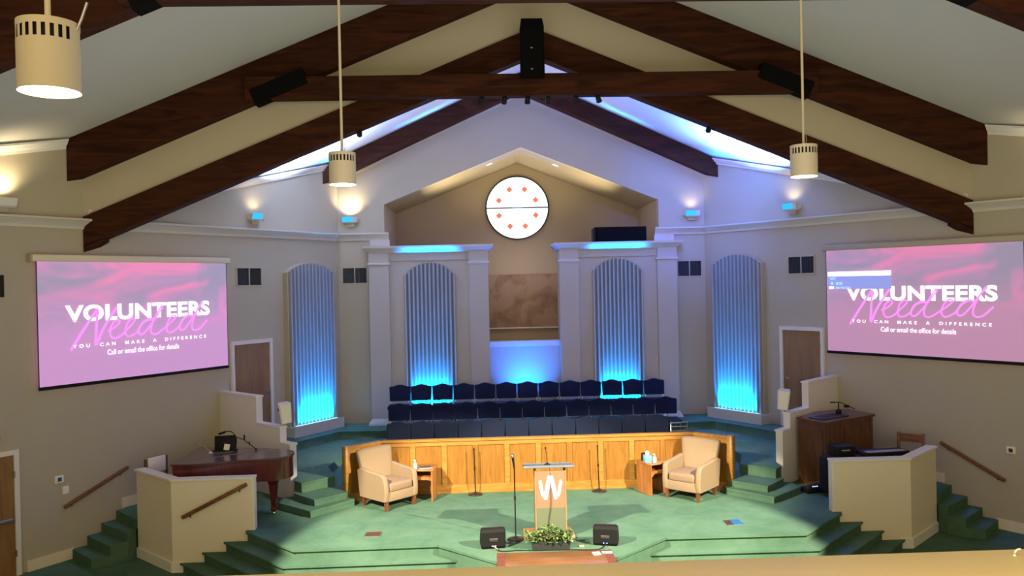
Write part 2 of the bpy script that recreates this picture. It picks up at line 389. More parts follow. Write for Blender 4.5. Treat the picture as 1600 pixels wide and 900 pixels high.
# little spotlights under the tie beam and the bulkhead beam
def par(x, y, z, tx, ty, tz, label, group):
    t = thing('stage_light', label, 'stage light', (x, y, z), 0, group)
    MB().box(-.03, .03, -.02, .02, -.02, 0).build('clamp', 'black', t)
    d = (Vector((tx, ty, tz))-Vector((x, y, z-.1))).normalized(); c = Vector((0, 0, -.045))
    MB().tube([c-d*.06, c-d*.05, c+d*.03, c+d*.06], [.025, .04, .045, .05], 12).build('lamp_body', 'black', t)
    MB().tube([c+d*.061, c+d*.064], [.04, .04], 12).build('lens', 'steel', t)
G = 'small stage lights under the middle tie beam'
for x, nm in ((-.88, 'leftmost'), (-.50, 'second from left'), (-.12, 'centre'), (.22, 'fourth from left'), (.68, 'fifth from left'), (1.05, 'rightmost')):
    par(x, 13.38, 7.39, x*3, 18, 3, 'small black stage light clamped under the middle tie beam, %s of six' % nm, G)
par(-2.95, 13.82, 3.17+5-.41*2.95, -4, 18.7, 5.5, 'small black stage light under the bulkhead beam above the left pendant lamp', 'stage lights under the bulkhead beam')
par(3.0, 13.82, 3.17+5-.41*3.0, 4, 18.7, 5.5, 'small black stage light under the bulkhead beam left of the right pendant lamp', 'stage lights under the bulkhead beam')

# ------------------------------------------------------------------ pendant lamps
def pendant(label, x, y, z, rod, slot0=0, hook=False, power=30):
    t = thing('pendant_lamp', label, 'lamp', (x, y, z), 0, 'cylinder pendant lamps')
    r, h = .125, .30; n = 48; m = MB(); vs = []; fs = []
    zs = [0, .215, .27, h]
    for zz in zs:
        for j in range(n): a = 2*pi*j/n; vs.append((r*cos(a), r*sin(a), zz))
    for i in range(3):
        for j in range(n):
            if i == 1 and j % 2 == 0 and j % 24 not in (0, 22): continue
            fs.append((i*n+j, i*n+(j+1) % n, (i+1)*n+(j+1) % n, (i+1)*n+j))
    m.add(vs, fs, True); m.add(vs[3*n:], [tuple(range(n))]); sh = m.build('lamp_shade', 'pendant', t, False)
    MB().lathe([(.108, .012), (.108, .28)], n=24).build('inner_can', 'black', sh)
    MB().lathe([(0, .010), (.118, .010), (.118, .0)], n=32).build('bulb', 'bulb', t)
    MB().tube([(0, 0, h), (0, 0, h+.03), (0, 0, h+rod)], [.020, .013, .013], 8).build('rod', 'pendant', t)
    if hook: MB().tube([(r*.98, 0, h-.03), (r+.02, -.0, h+.02), (r+.045, 0, h+.09)], .006, 6).build('wire_end', 'steel', t)
    else: MB().tube([(.02, 0, h), (.03, 0, h+.05), (.022, 0, h+.14)], .003, 6).build('wire_end', 'steel', t)
    light('pendant_light', 'SPOT', (x, y, z-.02), (x, y, 0), power, WARM, .1, spot=110, blend=.8)
pendant('large near cream cylinder pendant lamp at the top left corner', -2.77, 3.62, 5.21, 3.6, hook=True)
pendant('cream cylinder pendant lamp on a thin rod left of the round window', -2.205, 7.7, 5.29, 3.7)
pendant('cream cylinder pendant lamp on a thin rod over the right side beam', 2.196, 7.7, 5.29, 3.7)

# ------------------------------------------------------------------ sconces
M['paintedcyan'] = mat('painted_cyan_light', (.1, .5, .9), .4, emit=(.0, .42, 1), es=.9)  # cyan light from the panel uplights, put into the sconce fronts as emission
def sconce(label, loc, rz, power, lit=1):
    t = thing('wall_sconce', label, 'wall lamp', loc, rz, 'box uplight sconces on the upper walls')
    prof = [(0, -.04), (-.10, -.075), (-.15, -.05), (-.19, .07), (-.175, .07), (-.14, -.04), (-.1, -.06), (0, -.025)]
    m = MB().rings([[(x, a, b) for a, b in prof] for x in (-.17, .17)]); m.build('shade', 'cap', t)
    if lit: MB().prism([(-.165, -.1905, .066), (-.165, -.152, -.047), (-.165, -.155, -.050), (-.165, -.194, .067)], ((.33 if lit > 1 else .24), 0, 0)).build('front_light_patch', 'paintedcyan', t)
    m = MB()
    for x in (-.17, .17): m.prism([(x, 0, -.04), (x, -.10, -.075), (x, -.15, -.05), (x, -.19, .07), (x, 0, .07)], (.008 if x < 0 else -.008, 0, 0))
    m.build('end_cap', 'cap', t)
    MB().box(-.09, .09, -.07, 0, -.15, -.05).build('wall_box', 'wall', t)
    p = Vector(loc) + Matrix.Rotation(rz, 3, 'Z') @ Vector((0, -.19, .10))
    q = Vector(loc) + Matrix.Rotation(rz, 3, 'Z') @ Vector((0, .10, .75))
    light('sconce_light', 'SPOT', p, q, power, (1, .78, .48), .05, spot=120, blend=1)
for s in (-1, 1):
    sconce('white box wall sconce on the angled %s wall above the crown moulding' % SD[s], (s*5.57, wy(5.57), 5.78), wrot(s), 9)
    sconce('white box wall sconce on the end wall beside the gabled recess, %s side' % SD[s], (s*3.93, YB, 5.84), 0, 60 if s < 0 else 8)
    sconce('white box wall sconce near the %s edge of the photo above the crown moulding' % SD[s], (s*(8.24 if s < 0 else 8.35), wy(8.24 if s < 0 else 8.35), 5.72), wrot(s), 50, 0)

# ------------------------------------------------------------------ vents, small wall plates
def vent(label, loc, rz, w_, h_, group='air vents in the upper walls'):
    t = thing('air_vent', label, 'vent', loc, rz, group)
    m = MB(); e = .03
    m.box(-w_/2-e, w_/2+e, -.02, 0, h_, h_+e); m.box(-w_/2-e, w_/2+e, -.02, 0, -e, 0)
    m.box(-w_/2-e, -w_/2, -.02, 0, 0, h_); m.box(w_/2, w_/2+e, -.02, 0, 0, h_); m.build('vent_frame', 'wall', t)
    MB().box(-w_/2, w_/2, -.006, 0, 0, h_).build('backing', 'ventdark', t)
    m = MB(); k = 12
    for i in range(k):
        x = -w_/2+(i+.5)*w_/k; m.prism([(x-.008, -.016, 0), (x+.004, -.006, 0), (x+.010, -.008, 0), (x-.002, -.018, 0)], (0, 0, h_))
    m.build('louvres', 'ventdark', t)
    MB().box(-.01, .01, -.021, -.006, 0, h_).build('mullion', 'wall', t)
for s in (-1, 1):
    vent('dark louvred air vent on the angled %s wall above the door' % SD[s], (s*5.65, wy(5.65), 4.40), wrot(s), .60, .34)
    vent('dark louvred air vent on the end wall beside the %s pilaster' % SD[s], (s*3.865, YB, 4.405), 0, .54, .34)
vent('dark louvred air vent at the left edge of the photo', (-8.40, wy(8.40), 4.28), wrot(-1), .62, .34)
def plate(label, name, cat, x, z, s, w_, h_, inner):
    t = thing(name, label, cat, (s*x, wy(x), z), wrot(s))
    MB().obox((0, -.012, 0), (w_, .024, h_), bev=.006, seg=2).build('plate', 'paper', t)
    if inner: MB().box(-w_*.22, w_*.22, -.032, -.022, -h_*.28, h_*.25).build('screen' if inner == 'ledblue' else 'dial', inner, t)
plate('white wall thermostat with a blue display above the left handrail', 'thermostat', 'thermostat', 7.81, 1.33, -1, .14, .12, 'bluebook')
plate('plain white wall plate below the thermostat', 'wall_plate', 'wall plate', 7.755, 1.135, -1, .10, .13, None)
plate('white wall thermostat with a dark display at the right edge above the handrail', 'thermostat', 'thermostat', 7.83, 1.36, 1, .14, .12, 'bronze')
t = thing('exit_sign', 'small white sign with red lettering cut by the left edge of the photo', 'sign', (-8.40, wy(8.40), 2.16), wrot(-1))
MB().box(-.12, .22, -.05, 0, -.10, .10).build('housing', 'wall', t)
MB().box(.08, .18, -.054, -.05, -.05, .02).build('red_bar', 'redplastic', t)

# ------------------------------------------------------------------ doors
def door(n, s, xc, z0, w_, h_, hand, bar=False):
    o = MB().box(-w_/2, w_/2, -.02, .03, 0, h_).build('door_%d' % n, 'door'); struct(o)
    o.location = (s*xc, wy(xc), z0); o.rotation_euler = (0, 0, wrot(s))
    m = MB(); e = .075
    m.box(-w_/2-e, -w_/2, -.045, 0, 0, h_+e); m.box(w_/2, w_/2+e, -.045, 0, 0, h_+e); m.box(-w_/2, w_/2, -.045, 0, h_, h_+e)
    m.build('door_frame', 'cap', o)
    if bar: 
        MB().obox((0, -.07, .88), (w_*.9, .05, .05), bev=.01, seg=2).build('push_bar', 'steel', o)
    else:
        m = MB().obox((hand*(w_/2-.07), -.03, 1.02), (.06, .02, .06)); m.tube([(hand*(w_/2-.07), -.035, 1.02), (hand*(w_/2-.07), -.07, 1.02), (hand*(w_/2-.17), -.075, 1.02)], .011, 8)
        m.build('door_handle', 'chrome', o)
    m = MB()
    for z in (.3, h_-.35): m.box(-hand*(w_/2)-.012, -hand*(w_/2)+.012, -.05, -.02, z, z+.1)
    m.build('hinges', 'steel', o)
door(1, -1, 5.64, U, .90, 2.03, 1)
door(2, 1, 5.64, U, .90, 2.03, -1)
door(3, -1, 8.455, 0, .95, 1.86, -1, True)

# ------------------------------------------------------------------ slatted glowing panels
def arch(w_, h0, h1, n=20):           # half width w_, springing h0, crown h1
    r = (w_*w_+(h1-h0)**2)/(2*(h1-h0)); cz = h1-r; a0 = math.asin(w_/r)
    return [(r*sin(a0-2*a0*i/n), cz+r*cos(a0-2*a0*i/n)) for i in range(n+1)]
def slat_panel(label, loc, rz, w_, h0, h1, proud, base, group='arched slatted light panels'):
    t = thing('slatted_light_panel', label, 'light panel', loc, rz, group)
    hw = w_/2
    MB().prism([(-hw, 0, 0), (hw, 0, 0)] + [(x, 0, z) for x, z in arch(hw, h0, h1)], (0, -proud, 0)).build('backing_box', 'wall', t)
    MB().prism([(-hw+.03, -proud, .2), (hw-.03, -proud, .2)] + [(x, -proud, z-.03) for x, z in arch(hw-.03, h0, h1)], (0, -.012, 0)).build('dark_backing', 'slatback', t)
    m = MB(); k = 13; r = (hw*hw+(h1-h0)**2)/(2*(h1-h0)); cz = h1-r
    for i in range(k):
        x = -hw+.045+(w_-.09)*i/(k-1); z = cz+sqrt(r*r-x*x)-.02
        m.box(x-.019, x+.019, -proud-.075, -proud-.012, .22, z)
    m.build('slats', 'slat', t)
    m = MB(); m.box(-hw-.07, hw+.07, -proud-.20, 0, 0, base-.03); m.box(-hw-.07, hw+.07, -proud-.20, -proud-.17, base-.03, base)
    m.build('base_box', 'white', t)
    MB().box(-hw+.06, hw-.06, -proud-.15, -proud-.09, base-.03, base-.012).build('led_strip', 'ledcyan', t)
    R3 = Matrix.Rotation(rz, 3, 'Z')
    L = Vector(loc) + R3 @ Vector((0, -proud-.13, base+.01)); T = Vector(loc) + R3 @ Vector((0, -proud+.25, base+2.6))
    l = light('led_light', 'AREA', L, T, 340 if base < .3 else 460, (.0, .31, 1), w_-.38, .05, spread=66)
    l.rotation_euler = (Matrix.Rotation(rz, 4, 'Z') @ Matrix.Rotation(pi-.56, 4, 'X')).to_euler()
    up = light('led_up_light', 'AREA', L, T, 15 if proud > .1 else 15, (.0, .27, 1), w_-.1, .05, spread=10)
    up.rotation_euler = (Matrix.Rotation(rz, 4, 'Z') @ Matrix.Rotation(pi-(.035 if proud > .1 else .0), 4, 'X')).to_euler()
    return t
for s in (-1, 1):
    p = Vector((s*4.79, wy(4.79), U))
    slat_panel('arched slatted panel glowing cyan from below on the angled %s wall' % SD[s], p, wrot(s), 1.34, 3.46, 3.68, .13, .23)
    slat_panel('arched slatted panel glowing cyan behind the choir chairs, in the %s screen wall' % SD[s], (s*2.14, 18.50, U), 0, 1.19, 3.35, 3.67, .02, .40)

# ------------------------------------------------------------------ casework flanking the baptistry
def rectloop(x0, x1, y0, y1, z, o):
    a, b = min(x0, x1)-o, max(x0, x1)+o; return [(a, y1, z), (a, y0-o, z), (b, y0-o, z), (b, y1, z)]
for s in (-1, 1):
    t = thing('screen_wall_case', 'tall pale case with pilasters and lit cornice on the %s of the baptistry' % SD[s], 'panelled case', (s*2.14, 18.5, U))
    L = lambda x: s*x - s*2.14
    MB().box(L(.85), L(3.46), 0, .95, 0, 3.95).build('body', 'case', t)
    # raised frame around the panel
    m = MB(); m.box(L(1.25), L(3.05), -.03, 0, 3.70, 3.88); m.build('frieze', 'case', t)
    for a, b in ((.81, 1.25), (3.05, 3.50)):
        p = MB().box(L(a), L(b), -.10, .02, 0, 3.88).build('pilaster', 'case', t)
        x0, x1 = min(L(a), L(b)), max(L(a), L(b))
        MB().rings([rectloop(x0, x1, -.10, 0, 3.60, .0), rectloop(x0, x1, -.10, 0, 3.61, .03), rectloop(x0, x1, -.10, 0, 3.64, .035), rectloop(x0, x1, -.10, 0, 3.66, .0)]).build('capital', 'white', p)
        MB().rings([rectloop(x0, x1, -.10, 0, 0, .07), rectloop(x0, x1, -.10, 0, .04, .06), rectloop(x0, x1, -.10, 0, .14, .0)]).build('base', 'white', p)
    x0, x1 = min(L(.81), L(3.50)), max(L(.81), L(3.50))
    m = MB().rings([rectloop(x0, x1, -.10, .95, 3.88, 0), rectloop(x0, x1, -.10, .95, 3.90, .025), rectloop(x0, x1, -.10, .95, 3.93, .05), rectloop(x0, x1, -.10, .95, 3.97, .10), rectloop(x0, x1, -.10, .95, 3.985, .115), rectloop(x0, x1, -.10, .95, 4.03, .125)])
    m.build('cornice', 'white', t)
    # upper pilaster on the end wall carrying the crown moulding
    o = MB().box(s*3.05, s*3.50, YB-.06, YB, 5.21, 5.37).build('wall_pilaster', 'white')
    tag(o, 'short pale wall pilaster between case cornice and crown moulding, %s side' % SD[s], 'pilaster', 'upper wall pilasters')
# black loudspeaker lying on the right case
t = thing('loudspeaker', 'long black loudspeaker lying on top of the right case cornice', 'loudspeaker', (2.33, 19.0, 5.216))
MB().obox((0, .2, .19), (1.22, .36, .38), bev=.01, seg=2).build('cabinet', 'blackcloth', t)
MB().box(-.56, .56, -.01, .02, .02, .36).build('grille', 'blackcloth', t)
MB().box(-.66, -.60, .0, .3, .0, .34).build('bracket', 'black', t)
# baptistry front cap and mural
m = MB(); m.box(-.81, .81, YB-.06, YB+.2, 2.91, 2.985); m.box(-.81, .81, YB-.03, YB, 2.86, 2.91)
struct(m.build('trim_%d' % ti, 'white'))
t = thing('baptistry_mural', 'brown mottled mural panel at the back of the baptistry opening', 'mural', (0, YR, 3.16))
MB().box(-1.9, 1.9, -.03, 0, 0, 1.39).build('painted_panel', 'mural', t)
MB().box(-1.9, 1.9, -.06, 0, -.03, 0).build('bottom_trim', 'cap', t); MB().box(-1.9, 1.9, -.045, 0, 1.39, 1.405).build('top_trim', 'recess', t)
light('baptistry_light', 'AREA', (0, 20.2, 5.1), (0, 21.3, 3.6), 7, (1, .78, .5), 1.5, .2)
light('baptistry_front_light', 'AREA', (0, 18.38, 1.60), (0, 18.75, 2.9), 60, (.0, .13, 1), .8, .05, spread=90)
# recessed cans in the recess soffit
for s in (-1, 1):
    x, y = s*.72 + (0 if s < 0 else .12), 19.3; z = PZ - (PZ-EZ)/EX*abs(x) - .004
    t = thing('recessed_downlight', 'small bright recessed downlight in the %s slope of the gabled recess' % SD[s], 'ceiling lamp', (x, y, z), 0, 'recessed downlights in the recess')
    t.rotation_euler = (0, s*atan2(PZ-EZ, EX), 0)
    MB().lathe([(0, -.006), (.06, -.006), (.06, 0)], n=20).build('lens', 'spoton', t)
    MB().lathe([(.06, -.004), (.06, -.012), (.085, -.010), (.085, 0)], n=20).build('trim_ring', 'cap', t)
    light('can_light', 'SPOT', (x, y, z-.05), (x, y+.4, 0), 14, WARM, .05, spot=110, blend=.9)
    light('recess_fill', 'AREA', (s*1.9, 19.2, 5.6), (s*.8, 19.2, 7.2), 30, (1, .84, .55), 1.6, .15, spread=130)  # unseen warm fill added above the cases to brighten the soffit

# ------------------------------------------------------------------ projection screens
def slide_mat(low=(.53, .24, .53, 1), st=.95):
    m = bpy.data.materials.new('projected_slide'); m.use_nodes = True; nt = m.node_tree; b = nt.nodes['Principled BSDF']
    b.inputs['Base Color'].default_value = (.25, .22, .25, 1); b.inputs['Roughness'].default_value = .8
    tc = nt.nodes.new('ShaderNodeTexCoord'); mp = nt.nodes.new('ShaderNodeMapping'); mp.inputs['Scale'].default_value = (.9, 1, 2.0); mp.inputs['Rotation'].default_value = (0, .35, 0)
    n = nt.nodes.new('ShaderNodeTexNoise'); n.inputs['Scale'].default_value = .7; n.inputs['Detail'].default_value = 2.2; n.inputs['Distortion'].default_value = 1.4
    rp = nt.nodes.new('ShaderNodeValToRGB'); e = rp.color_ramp.elements
    e[0].position = .40; e[0].color = (.27, .23, .36, 1); e[1].position = .60; e[1].color = (.80, .20, .44, 1)
    k = e.new(.50); k.color = (.46, .22, .43, 1)
    sp = nt.nodes.new('ShaderNodeSeparateXYZ'); mr = nt.nodes.new('ShaderNodeMapRange'); mr.inputs[1].default_value = .75; mr.inputs[2].default_value = 1.5
    mx = nt.nodes.new('ShaderNodeMix'); mx.data_type = 'RGBA'; mx.inputs[6].default_value = low
    nt.links.new(tc.outputs['Object'], mp.inputs[0]); nt.links.new(mp.outputs[0], n.inputs['Vector']); nt.links.new(n.outputs['Fac'], rp.inputs[0])
    nt.links.new(tc.outputs['Object'], sp.inputs[0]); nt.links.new(sp.outputs['Z'], mr.inputs[0]); nt.links.new(mr.outputs[0], mx.inputs[0])
    nt.links.new(rp.outputs[0], mx.inputs[7]); nt.links.new(mx.outputs[2], b.inputs['Emission Color']); b.inputs['Emission Strength'].default_value = st
    return m
M['slide'] = slide_mat(); M['slide_right'] = slide_mat((.50, .22, .39, 1), .84)
M['txtwhite'] = mat('slide_white', (1, 1, 1), .8, emit=(1, 1, 1), es=1.15)
M['txtpink'] = mat('slide_pink', (1, .3, 1), .8, emit=(.98, .22, .92), es=1)
M['txtcyan'] = mat('slide_cyan', (.6, .8, 1), .8, emit=(.32, .62, .95), es=1)
M['osd'] = mat('menu_blue', (.3, .3, .8), .8, emit=(.20, .26, .55), es=.95)
def text_mesh(txt, name, x0, x1, z0, z1, y, m, parent, bold=0, space=1):
    """mesh lettering stretched to the box x0..x1, z0..z1 in the parent's x-z plane"""
    cu = bpy.data.curves.new(name, 'FONT'); cu.body = txt; cu.offset = bold; cu.space_character = space; cu.resolution_u = 4
    ob = bpy.data.objects.new(name, cu); C.objects.link(ob); dg = bpy.context.evaluated_depsgraph_get(); dg.update()
    me = bpy.data.meshes.new_from_object(ob.evaluated_get(dg)); bpy.data.objects.remove(ob)
    xs = [v.co.x for v in me.vertices]; ys = [v.co.y for v in me.vertices]
    a, b, c, d = min(xs), max(xs), min(ys), max(ys)
    for v in me.vertices:
        v.co = ((v.co.x-a)/(b-a)*(x1-x0)+x0, y, (v.co.y-c)/(d-c)*(z1-z0)+z0)
    me.materials.clear(); me.materials.append(M[m]); o = bpy.data.objects.new(name, me); C.objects.link(o); o.parent = parent
    return o
def smooth(pts, k=5):
    out = []; n = len(pts)
    for i in range(n-1):
        p0, p1, p2, p3 = [Vector(pts[max(0, min(n-1, j))]) for j in (i-1, i, i+1, i+2)]
        for q in range(k):
            t = q/k; out.append(.5*((2*p1)+(p2-p0)*t+(2*p0-5*p1+4*p2-p3)*t*t+(3*p1-p0-3*p2+p3)*t**3))
    out.append(Vector(pts[-1])); return out
SC = [[(.141,.722),(.202,.562),(.258,.422),(.27,.404),(.267,.449),(.261,.581),(.259,.697),(.294,.571),(.348,.428),(.365,.389)],
[(.32,.586),(.351,.56),(.376,.522),(.372,.497),(.351,.509),(.33,.567),(.331,.628),(.35,.654),(.384,.633),(.412,.588),(.444,.537),(.456,.504),(.442,.492),(.42,.522),(.407,.581),(.409,.633),(.431,.645),(.47,.608),(.499,.535),(.544,.504),(.552,.515),(.527,.503),(.495,.535),(.477,.588),(.48,.632),(.502,.629),(.543,.553),(.585,.459),(.608,.405),(.603,.393),(.581,.445),(.551,.539),(.541,.608),(.55,.639),(.575,.639),(.616,.594),(.658,.542),(.683,.497),(.668,.482),(.646,.512),(.629,.574),(.633,.628),(.657,.636),(.696,.594),(.726,.526),(.761,.489),(.78,.499),(.753,.488),(.722,.526),(.705,.581),(.708,.621),(.734,.612),(.774,.53),(.814,.432),(.841,.383),(.836,.379),(.81,.446),(.785,.531),(.776,.602),(.79,.632),(.821,.623),(.853,.572),(.868,.546)]]
def screen(s, label):
    xa, xb = 6.005, 7.985; Wd = (xb-xa)*sqrt(1+1.52**2); H = 1.98; xc = (xa+xb)/2
    t = thing('projection_screen', label, 'projection screen', (s*xc, wy(xc), 2.85), wrot(s))
    hw = Wd/2
    MB().box(-hw, hw, -.105, -.10, 0, H).build('slide_surface', 'slide' if s < 0 else 'slide_right', t)
    sf = t.children[0] if t.children else None
    sf = [o for o in bpy.data.objects if o.parent == t][0]
    m = MB().box(-hw-.012, -hw, -.104, -.095, 0, H); m.box(hw, hw+.012, -.104, -.095, 0, H); m.build('black_border', 'black', t)
    MB().obox((0, -.10, H+.055), (Wd+.16, .11, .11), bev=.02, seg=2).build('casing', 'cream' if s < 0 else 'wall', t)
    m = MB()
    for x in (-hw-.11, hw+.06): m.box(x, x+.05, -.14, 0, H-.01, H+.10)
    m.build('end_bracket', 'wall', t)
    MB().obox((0, -.10, -.028), (Wd+.03, .03, .055), bev=.008, seg=2).build('weight_bar', 'black', t)
    X = lambda u: -hw+u*Wd
    Zz = lambda v: H*(1-v)
    Y = -.112
    text_mesh('VOLUNTEERS', 'title_lettering', X(.118), X(.888), Zz(.497), Zz(.358), Y, 'txtwhite', sf, .036, 1.04)
    for k, st in enumerate(SC):
        m = MB(); P = smooth([(X(u), Zz(v), 0) for u, v in st], 4)
        for i in range(len(P)-1):
            a, b = P[i], P[i+1]; d = (b-a)
            if d.length < 1e-6: continue
            d.normalize(); wd = (.019 if k == 0 else .0125); nn = Vector((-d.y, d.x, 0))*wd; a = a-d*wd*.5; b = b+d*wd*.5
            Y2 = -.1165 - .000003*i - k*.0004
            q = [a+nn, b+nn, b-nn, a-nn]; m.add([(p.x, Y2, p.y) for p in q], [(0, 1, 2, 3)])
        m.build('script_lettering', 'txtpink', sf)
    text_mesh('YOU  CAN  MAKE  A  DIFFERENCE', 'subtitle_lettering', X(.150), X(.860), Zz(.712), Zz(.683), Y-.006, 'txtwhite', sf, .008, 1.75)
    text_mesh('Call or email the office for details', 'contact_lettering', X(.313), X(.697), Zz(.790), Zz(.745), Y-.006, 'txtwhite', sf, .002, 1.0)
    if s > 0:
        o = MB().box(X(.012), X(.375), Y-.012, Y-.008, Zz(.385), Zz(.235)).build('menu_panel', 'osd', sf)
        MB().box(X(.012), X(.375), Y-.014, Y-.012, Zz(.258), Zz(.213)).build('menu_bar', 'txtwhite', sf)
        text_mesh('INPUT', 'menu_lettering', X(.026), X(.062), Zz(.293), Zz(.268), Y-.016, 'txtcyan', sf, .02)
        MB().add([(X(.028), Y-.016, Zz(.327)), (X(.037), Y-.016, Zz(.309)), (X(.046), Y-.016, Zz(.327)), (X(.037), Y-.016, Zz(.345))], [(0, 1, 2, 3)]).build('menu_icon', 'txtcyan', sf, False)
        text_mesh('MOUSE', 'menu_lettering', X(.062), X(.100), Zz(.342), Zz(.315), Y-.016, 'txtcyan', sf, .02)
        MB().add([(X(.019), Y-.016, Zz(.385)), (X(.048), Y-.016, Zz(.385)), (X(.048), Y-.016, Zz(.358)), (X(.019), Y-.016, Zz(.358))], [(0, 1, 2, 3)]).build('menu_icon', 'txtwhite', sf, False)
        text_mesh('PINK FUNCTION', 'menu_lettering', X(.060), X(.145), Zz(.383), Zz(.360), Y-.016, 'txtcyan', sf, .02)
    return t
screen(-1, 'lit pink projection screen without a menu on the left wall')
screen(1, 'lit pink projection screen with a blue menu overlay on the right wall')

# ------------------------------------------------------------------ stage and levels
def off45(d):    # stage outline offset outward by d (x>=0 half), from centre front to the side
    k = .4142*d
    return [(1.629-k*1.0, 11.66-d), (3.67+k, 11.63-d), (4.60+d*.7071+.0, 12.56-d*.7071+.0)]
def stage_poly(d, pen):
    P = off45(d); a = [(pen, P[0][1])] if d > 0 else [(.82, 10.86), P[0]]
    pts = a + P[1:]
    x, y = P[2]
    pts += [(x+ (12.60-y), 12.62)] if d > 0 else [(4.64, 12.64)]
    return pts
t = thing('stage_platform', 'green carpeted octagonal stage platform with steps along its front', 'stage', (0, 12, 0))
def T(p): return (p[0], p[1]-12)
R_ = stage_poly(0, 0)
side = [(5.72, 12.68), (6.52, 13.47), (7.18, 14.22), (5.0, 17.5)]
poly = R_ + side; full = [T(p) for p in poly] + [T((-x, y)) for x, y in poly[::-1]]
MB().slab(full, 0, S-.03).build('platform', 'carpet', t)
def grow(pts, g):   # nosing lip: slightly larger outline
    return [((x+g if x > 0 else x-g), y-g*.8) for x, y in pts]
NP = [(x+(.025 if 1 < x < 5 else 0), y-(.03 if x < 4.63 else 0)) for x, y in poly]
MB().slab([T(p) for p in NP] + [T((-x, y)) for x, y in NP[::-1]], S-.035, S).build('carpet_top', 'carpet', t)
for k in (1, 2, 3):
    d = .235*k; z = S-.152*k
    P = off45(d); x, y = P[2]
    for s in (-1, 1):
        pp = [(1.35 - .0*k, 11.9), (1.35-.06*(k-1), P[0][1]), P[1], (x, y), (4.62+.335*k, 12.60), (4.4, 12.60)]
        pp = [(s*a, b-12) for a, b in pp]
        st = MB().slab(pp, 0, z-.03).build('step', 'carpet', t)
        lip = [(a+s*.025 if abs(a) > 2 else a-s*.02, b-.03) for a, b in pp]
        MB().slab(lip, z-.03, z).build('step_nosing', 'carpet', st)
# choir tiers
t = thing('choir_risers', 'green carpeted choir tiers rising behind the oak rail', 'stage', (0, 16, S))
def tier(half, z, z0=S, name='tier', mirror=True):
    p = [(x, y-16) for x, y in half]; q = p + [(-x, y) for x, y in p[::-1]]
    a = MB().slab(q, z0-S, z-S-.03).build(name, 'carpet', t)
    lip = [(x + (.015 if x > 0 else -.015)*(-1 if abs(x) > 3.2 else 1)*0, y-.02 if y < 2.2 else y) for x, y in q]
    MB().slab(lip, z-S-.03, z-S).build('carpet_nosing', 'carpet', a); return a
tier([(2.78, 14.62), (3.28, 14.15), (3.32, 13.86), (3.77, 13.44), (4.22, 13.92), (4.26, 14.48), (5.9, 16.0), (4.3, 18.4)], .835)
tier([(3.05, 16.35), (3.75, 16.35), (3.86, 15.1), (3.60, 14.36), (4.08, 13.90), (4.24, 14.08), (4.28, 14.52), (5.9, 16.0), (4.3, 18.4)], 1.01, .835)
tier([(3.05, 17.35), (3.05, 17.73), (4.12, 17.73), (4.77, 16.68), (5.25, 15.45), (5.95, 15.98), (6.0, 16.02), (4.24, 18.68), (4.2, 18.71)], U, 1.01)
tier([(3.05, 17.30), (3.05, 18.35)], 1.27, U)
# lowest corner step on each side
for s in (-1, 1):
    pp = [(3.18, 13.84), (3.78, 13.17), (4.44, 13.76), (4.42, 14.1), (3.9, 14.2), (3.25, 14.2)]
    t2 = thing('corner_step', 'green carpeted corner step in front of the %s end of the oak rail' % SD[s], 'step', (s*3.78, 13.17, S), 0, 'corner steps up to the choir')
    MB().slab([(s*(x-3.78), y-13.17) for x, y in pp], 0, .083).build('riser', 'carpet', t2)
    MB().slab([(s*(x-3.78+(.0)), y-13.17-.02) for x, y in pp], .083, .115).build('carpet_nosing', 'carpet', t2)
# stairs along the side walls
for s in (-1, 1):
    t = thing('side_stairs', 'dark green carpeted stairs climbing along the %s wall' % SD[s], 'stairs', (s*7.2, 13.4, 0), 0, 'stairs along the side walls')
    q = [((7.70, 13.42), (7.12, 12.86)), ((7.55, 13.62), (6.90, 13.02)), ((7.40, 13.80), (6.72, 13.22)), ((7.24, 14.0), (6.66, 13.42))]
    for k in range(4):
        a, b = q[k]; z = .152*(k+1)
        pp = [a, b, (6.66, 13.45), (7.22, 14.10)] if k < 3 else [a, b, (6.60, 13.50), (7.10, 14.15)]
        if k < 3: pp = [a, b] + [q[j][1] for j in range(k+1, 4)] + [q[3][0]]
        m = MB().slab([(s*(x-7.2), y-13.4) for x, y in pp], 0 if k == 0 else .152*k, z)
        m.build('step', 'carpet', t)

# half walls in front
for s in (-1, 1):
    t = thing('half_wall', ('cream bent half wall with a handrail beside the piano' if s < 0 else 'cream bent half wall in front of the organ'), 'half wall', (s*5.78, 12.6, 0))
    P = [(4.54, 12.62), (5.77, 12.60), (6.63, 13.40)]; th = .13
    I = [(4.54, 12.62+th), (5.72, 12.60+th), (6.54, 13.40+th*.75)]
    f = [(s*(x-5.78), y-12.6) for x, y in P + I[::-1]]
    MB().slab(f, 0, 1.40).build('wall_panel', 'cream', t)
    P2 = [(4.51, 12.595), (5.78, 12.575), (6.665, 13.40)]; I2 = [(4.51, 12.62+th+.02), (5.71, 12.60+th+.02), (6.535, 13.40+th)]
    MB().slab([(s*(x-5.78), y-12.6) for x, y in P2+I2[::-1]], 1.40, 1.43).build('cap', 'cap', t)
    MB().box(s*(4.515-5.78), s*(4.54-5.78), .02, .15, .60, 1.40).build('end_trim', 'cap', t)
    B1 = [(5.60, 12.58), (5.785, 12.578), (6.65, 13.385)]; B2 = [(5.60, 12.60), (5.77, 12.60), (6.63, 13.40)]
    MB().slab([(s*(x-5.78), y-12.6) for x, y in B1+B2[::-1]], 0, .155).build('baseboard', 'cap', t)
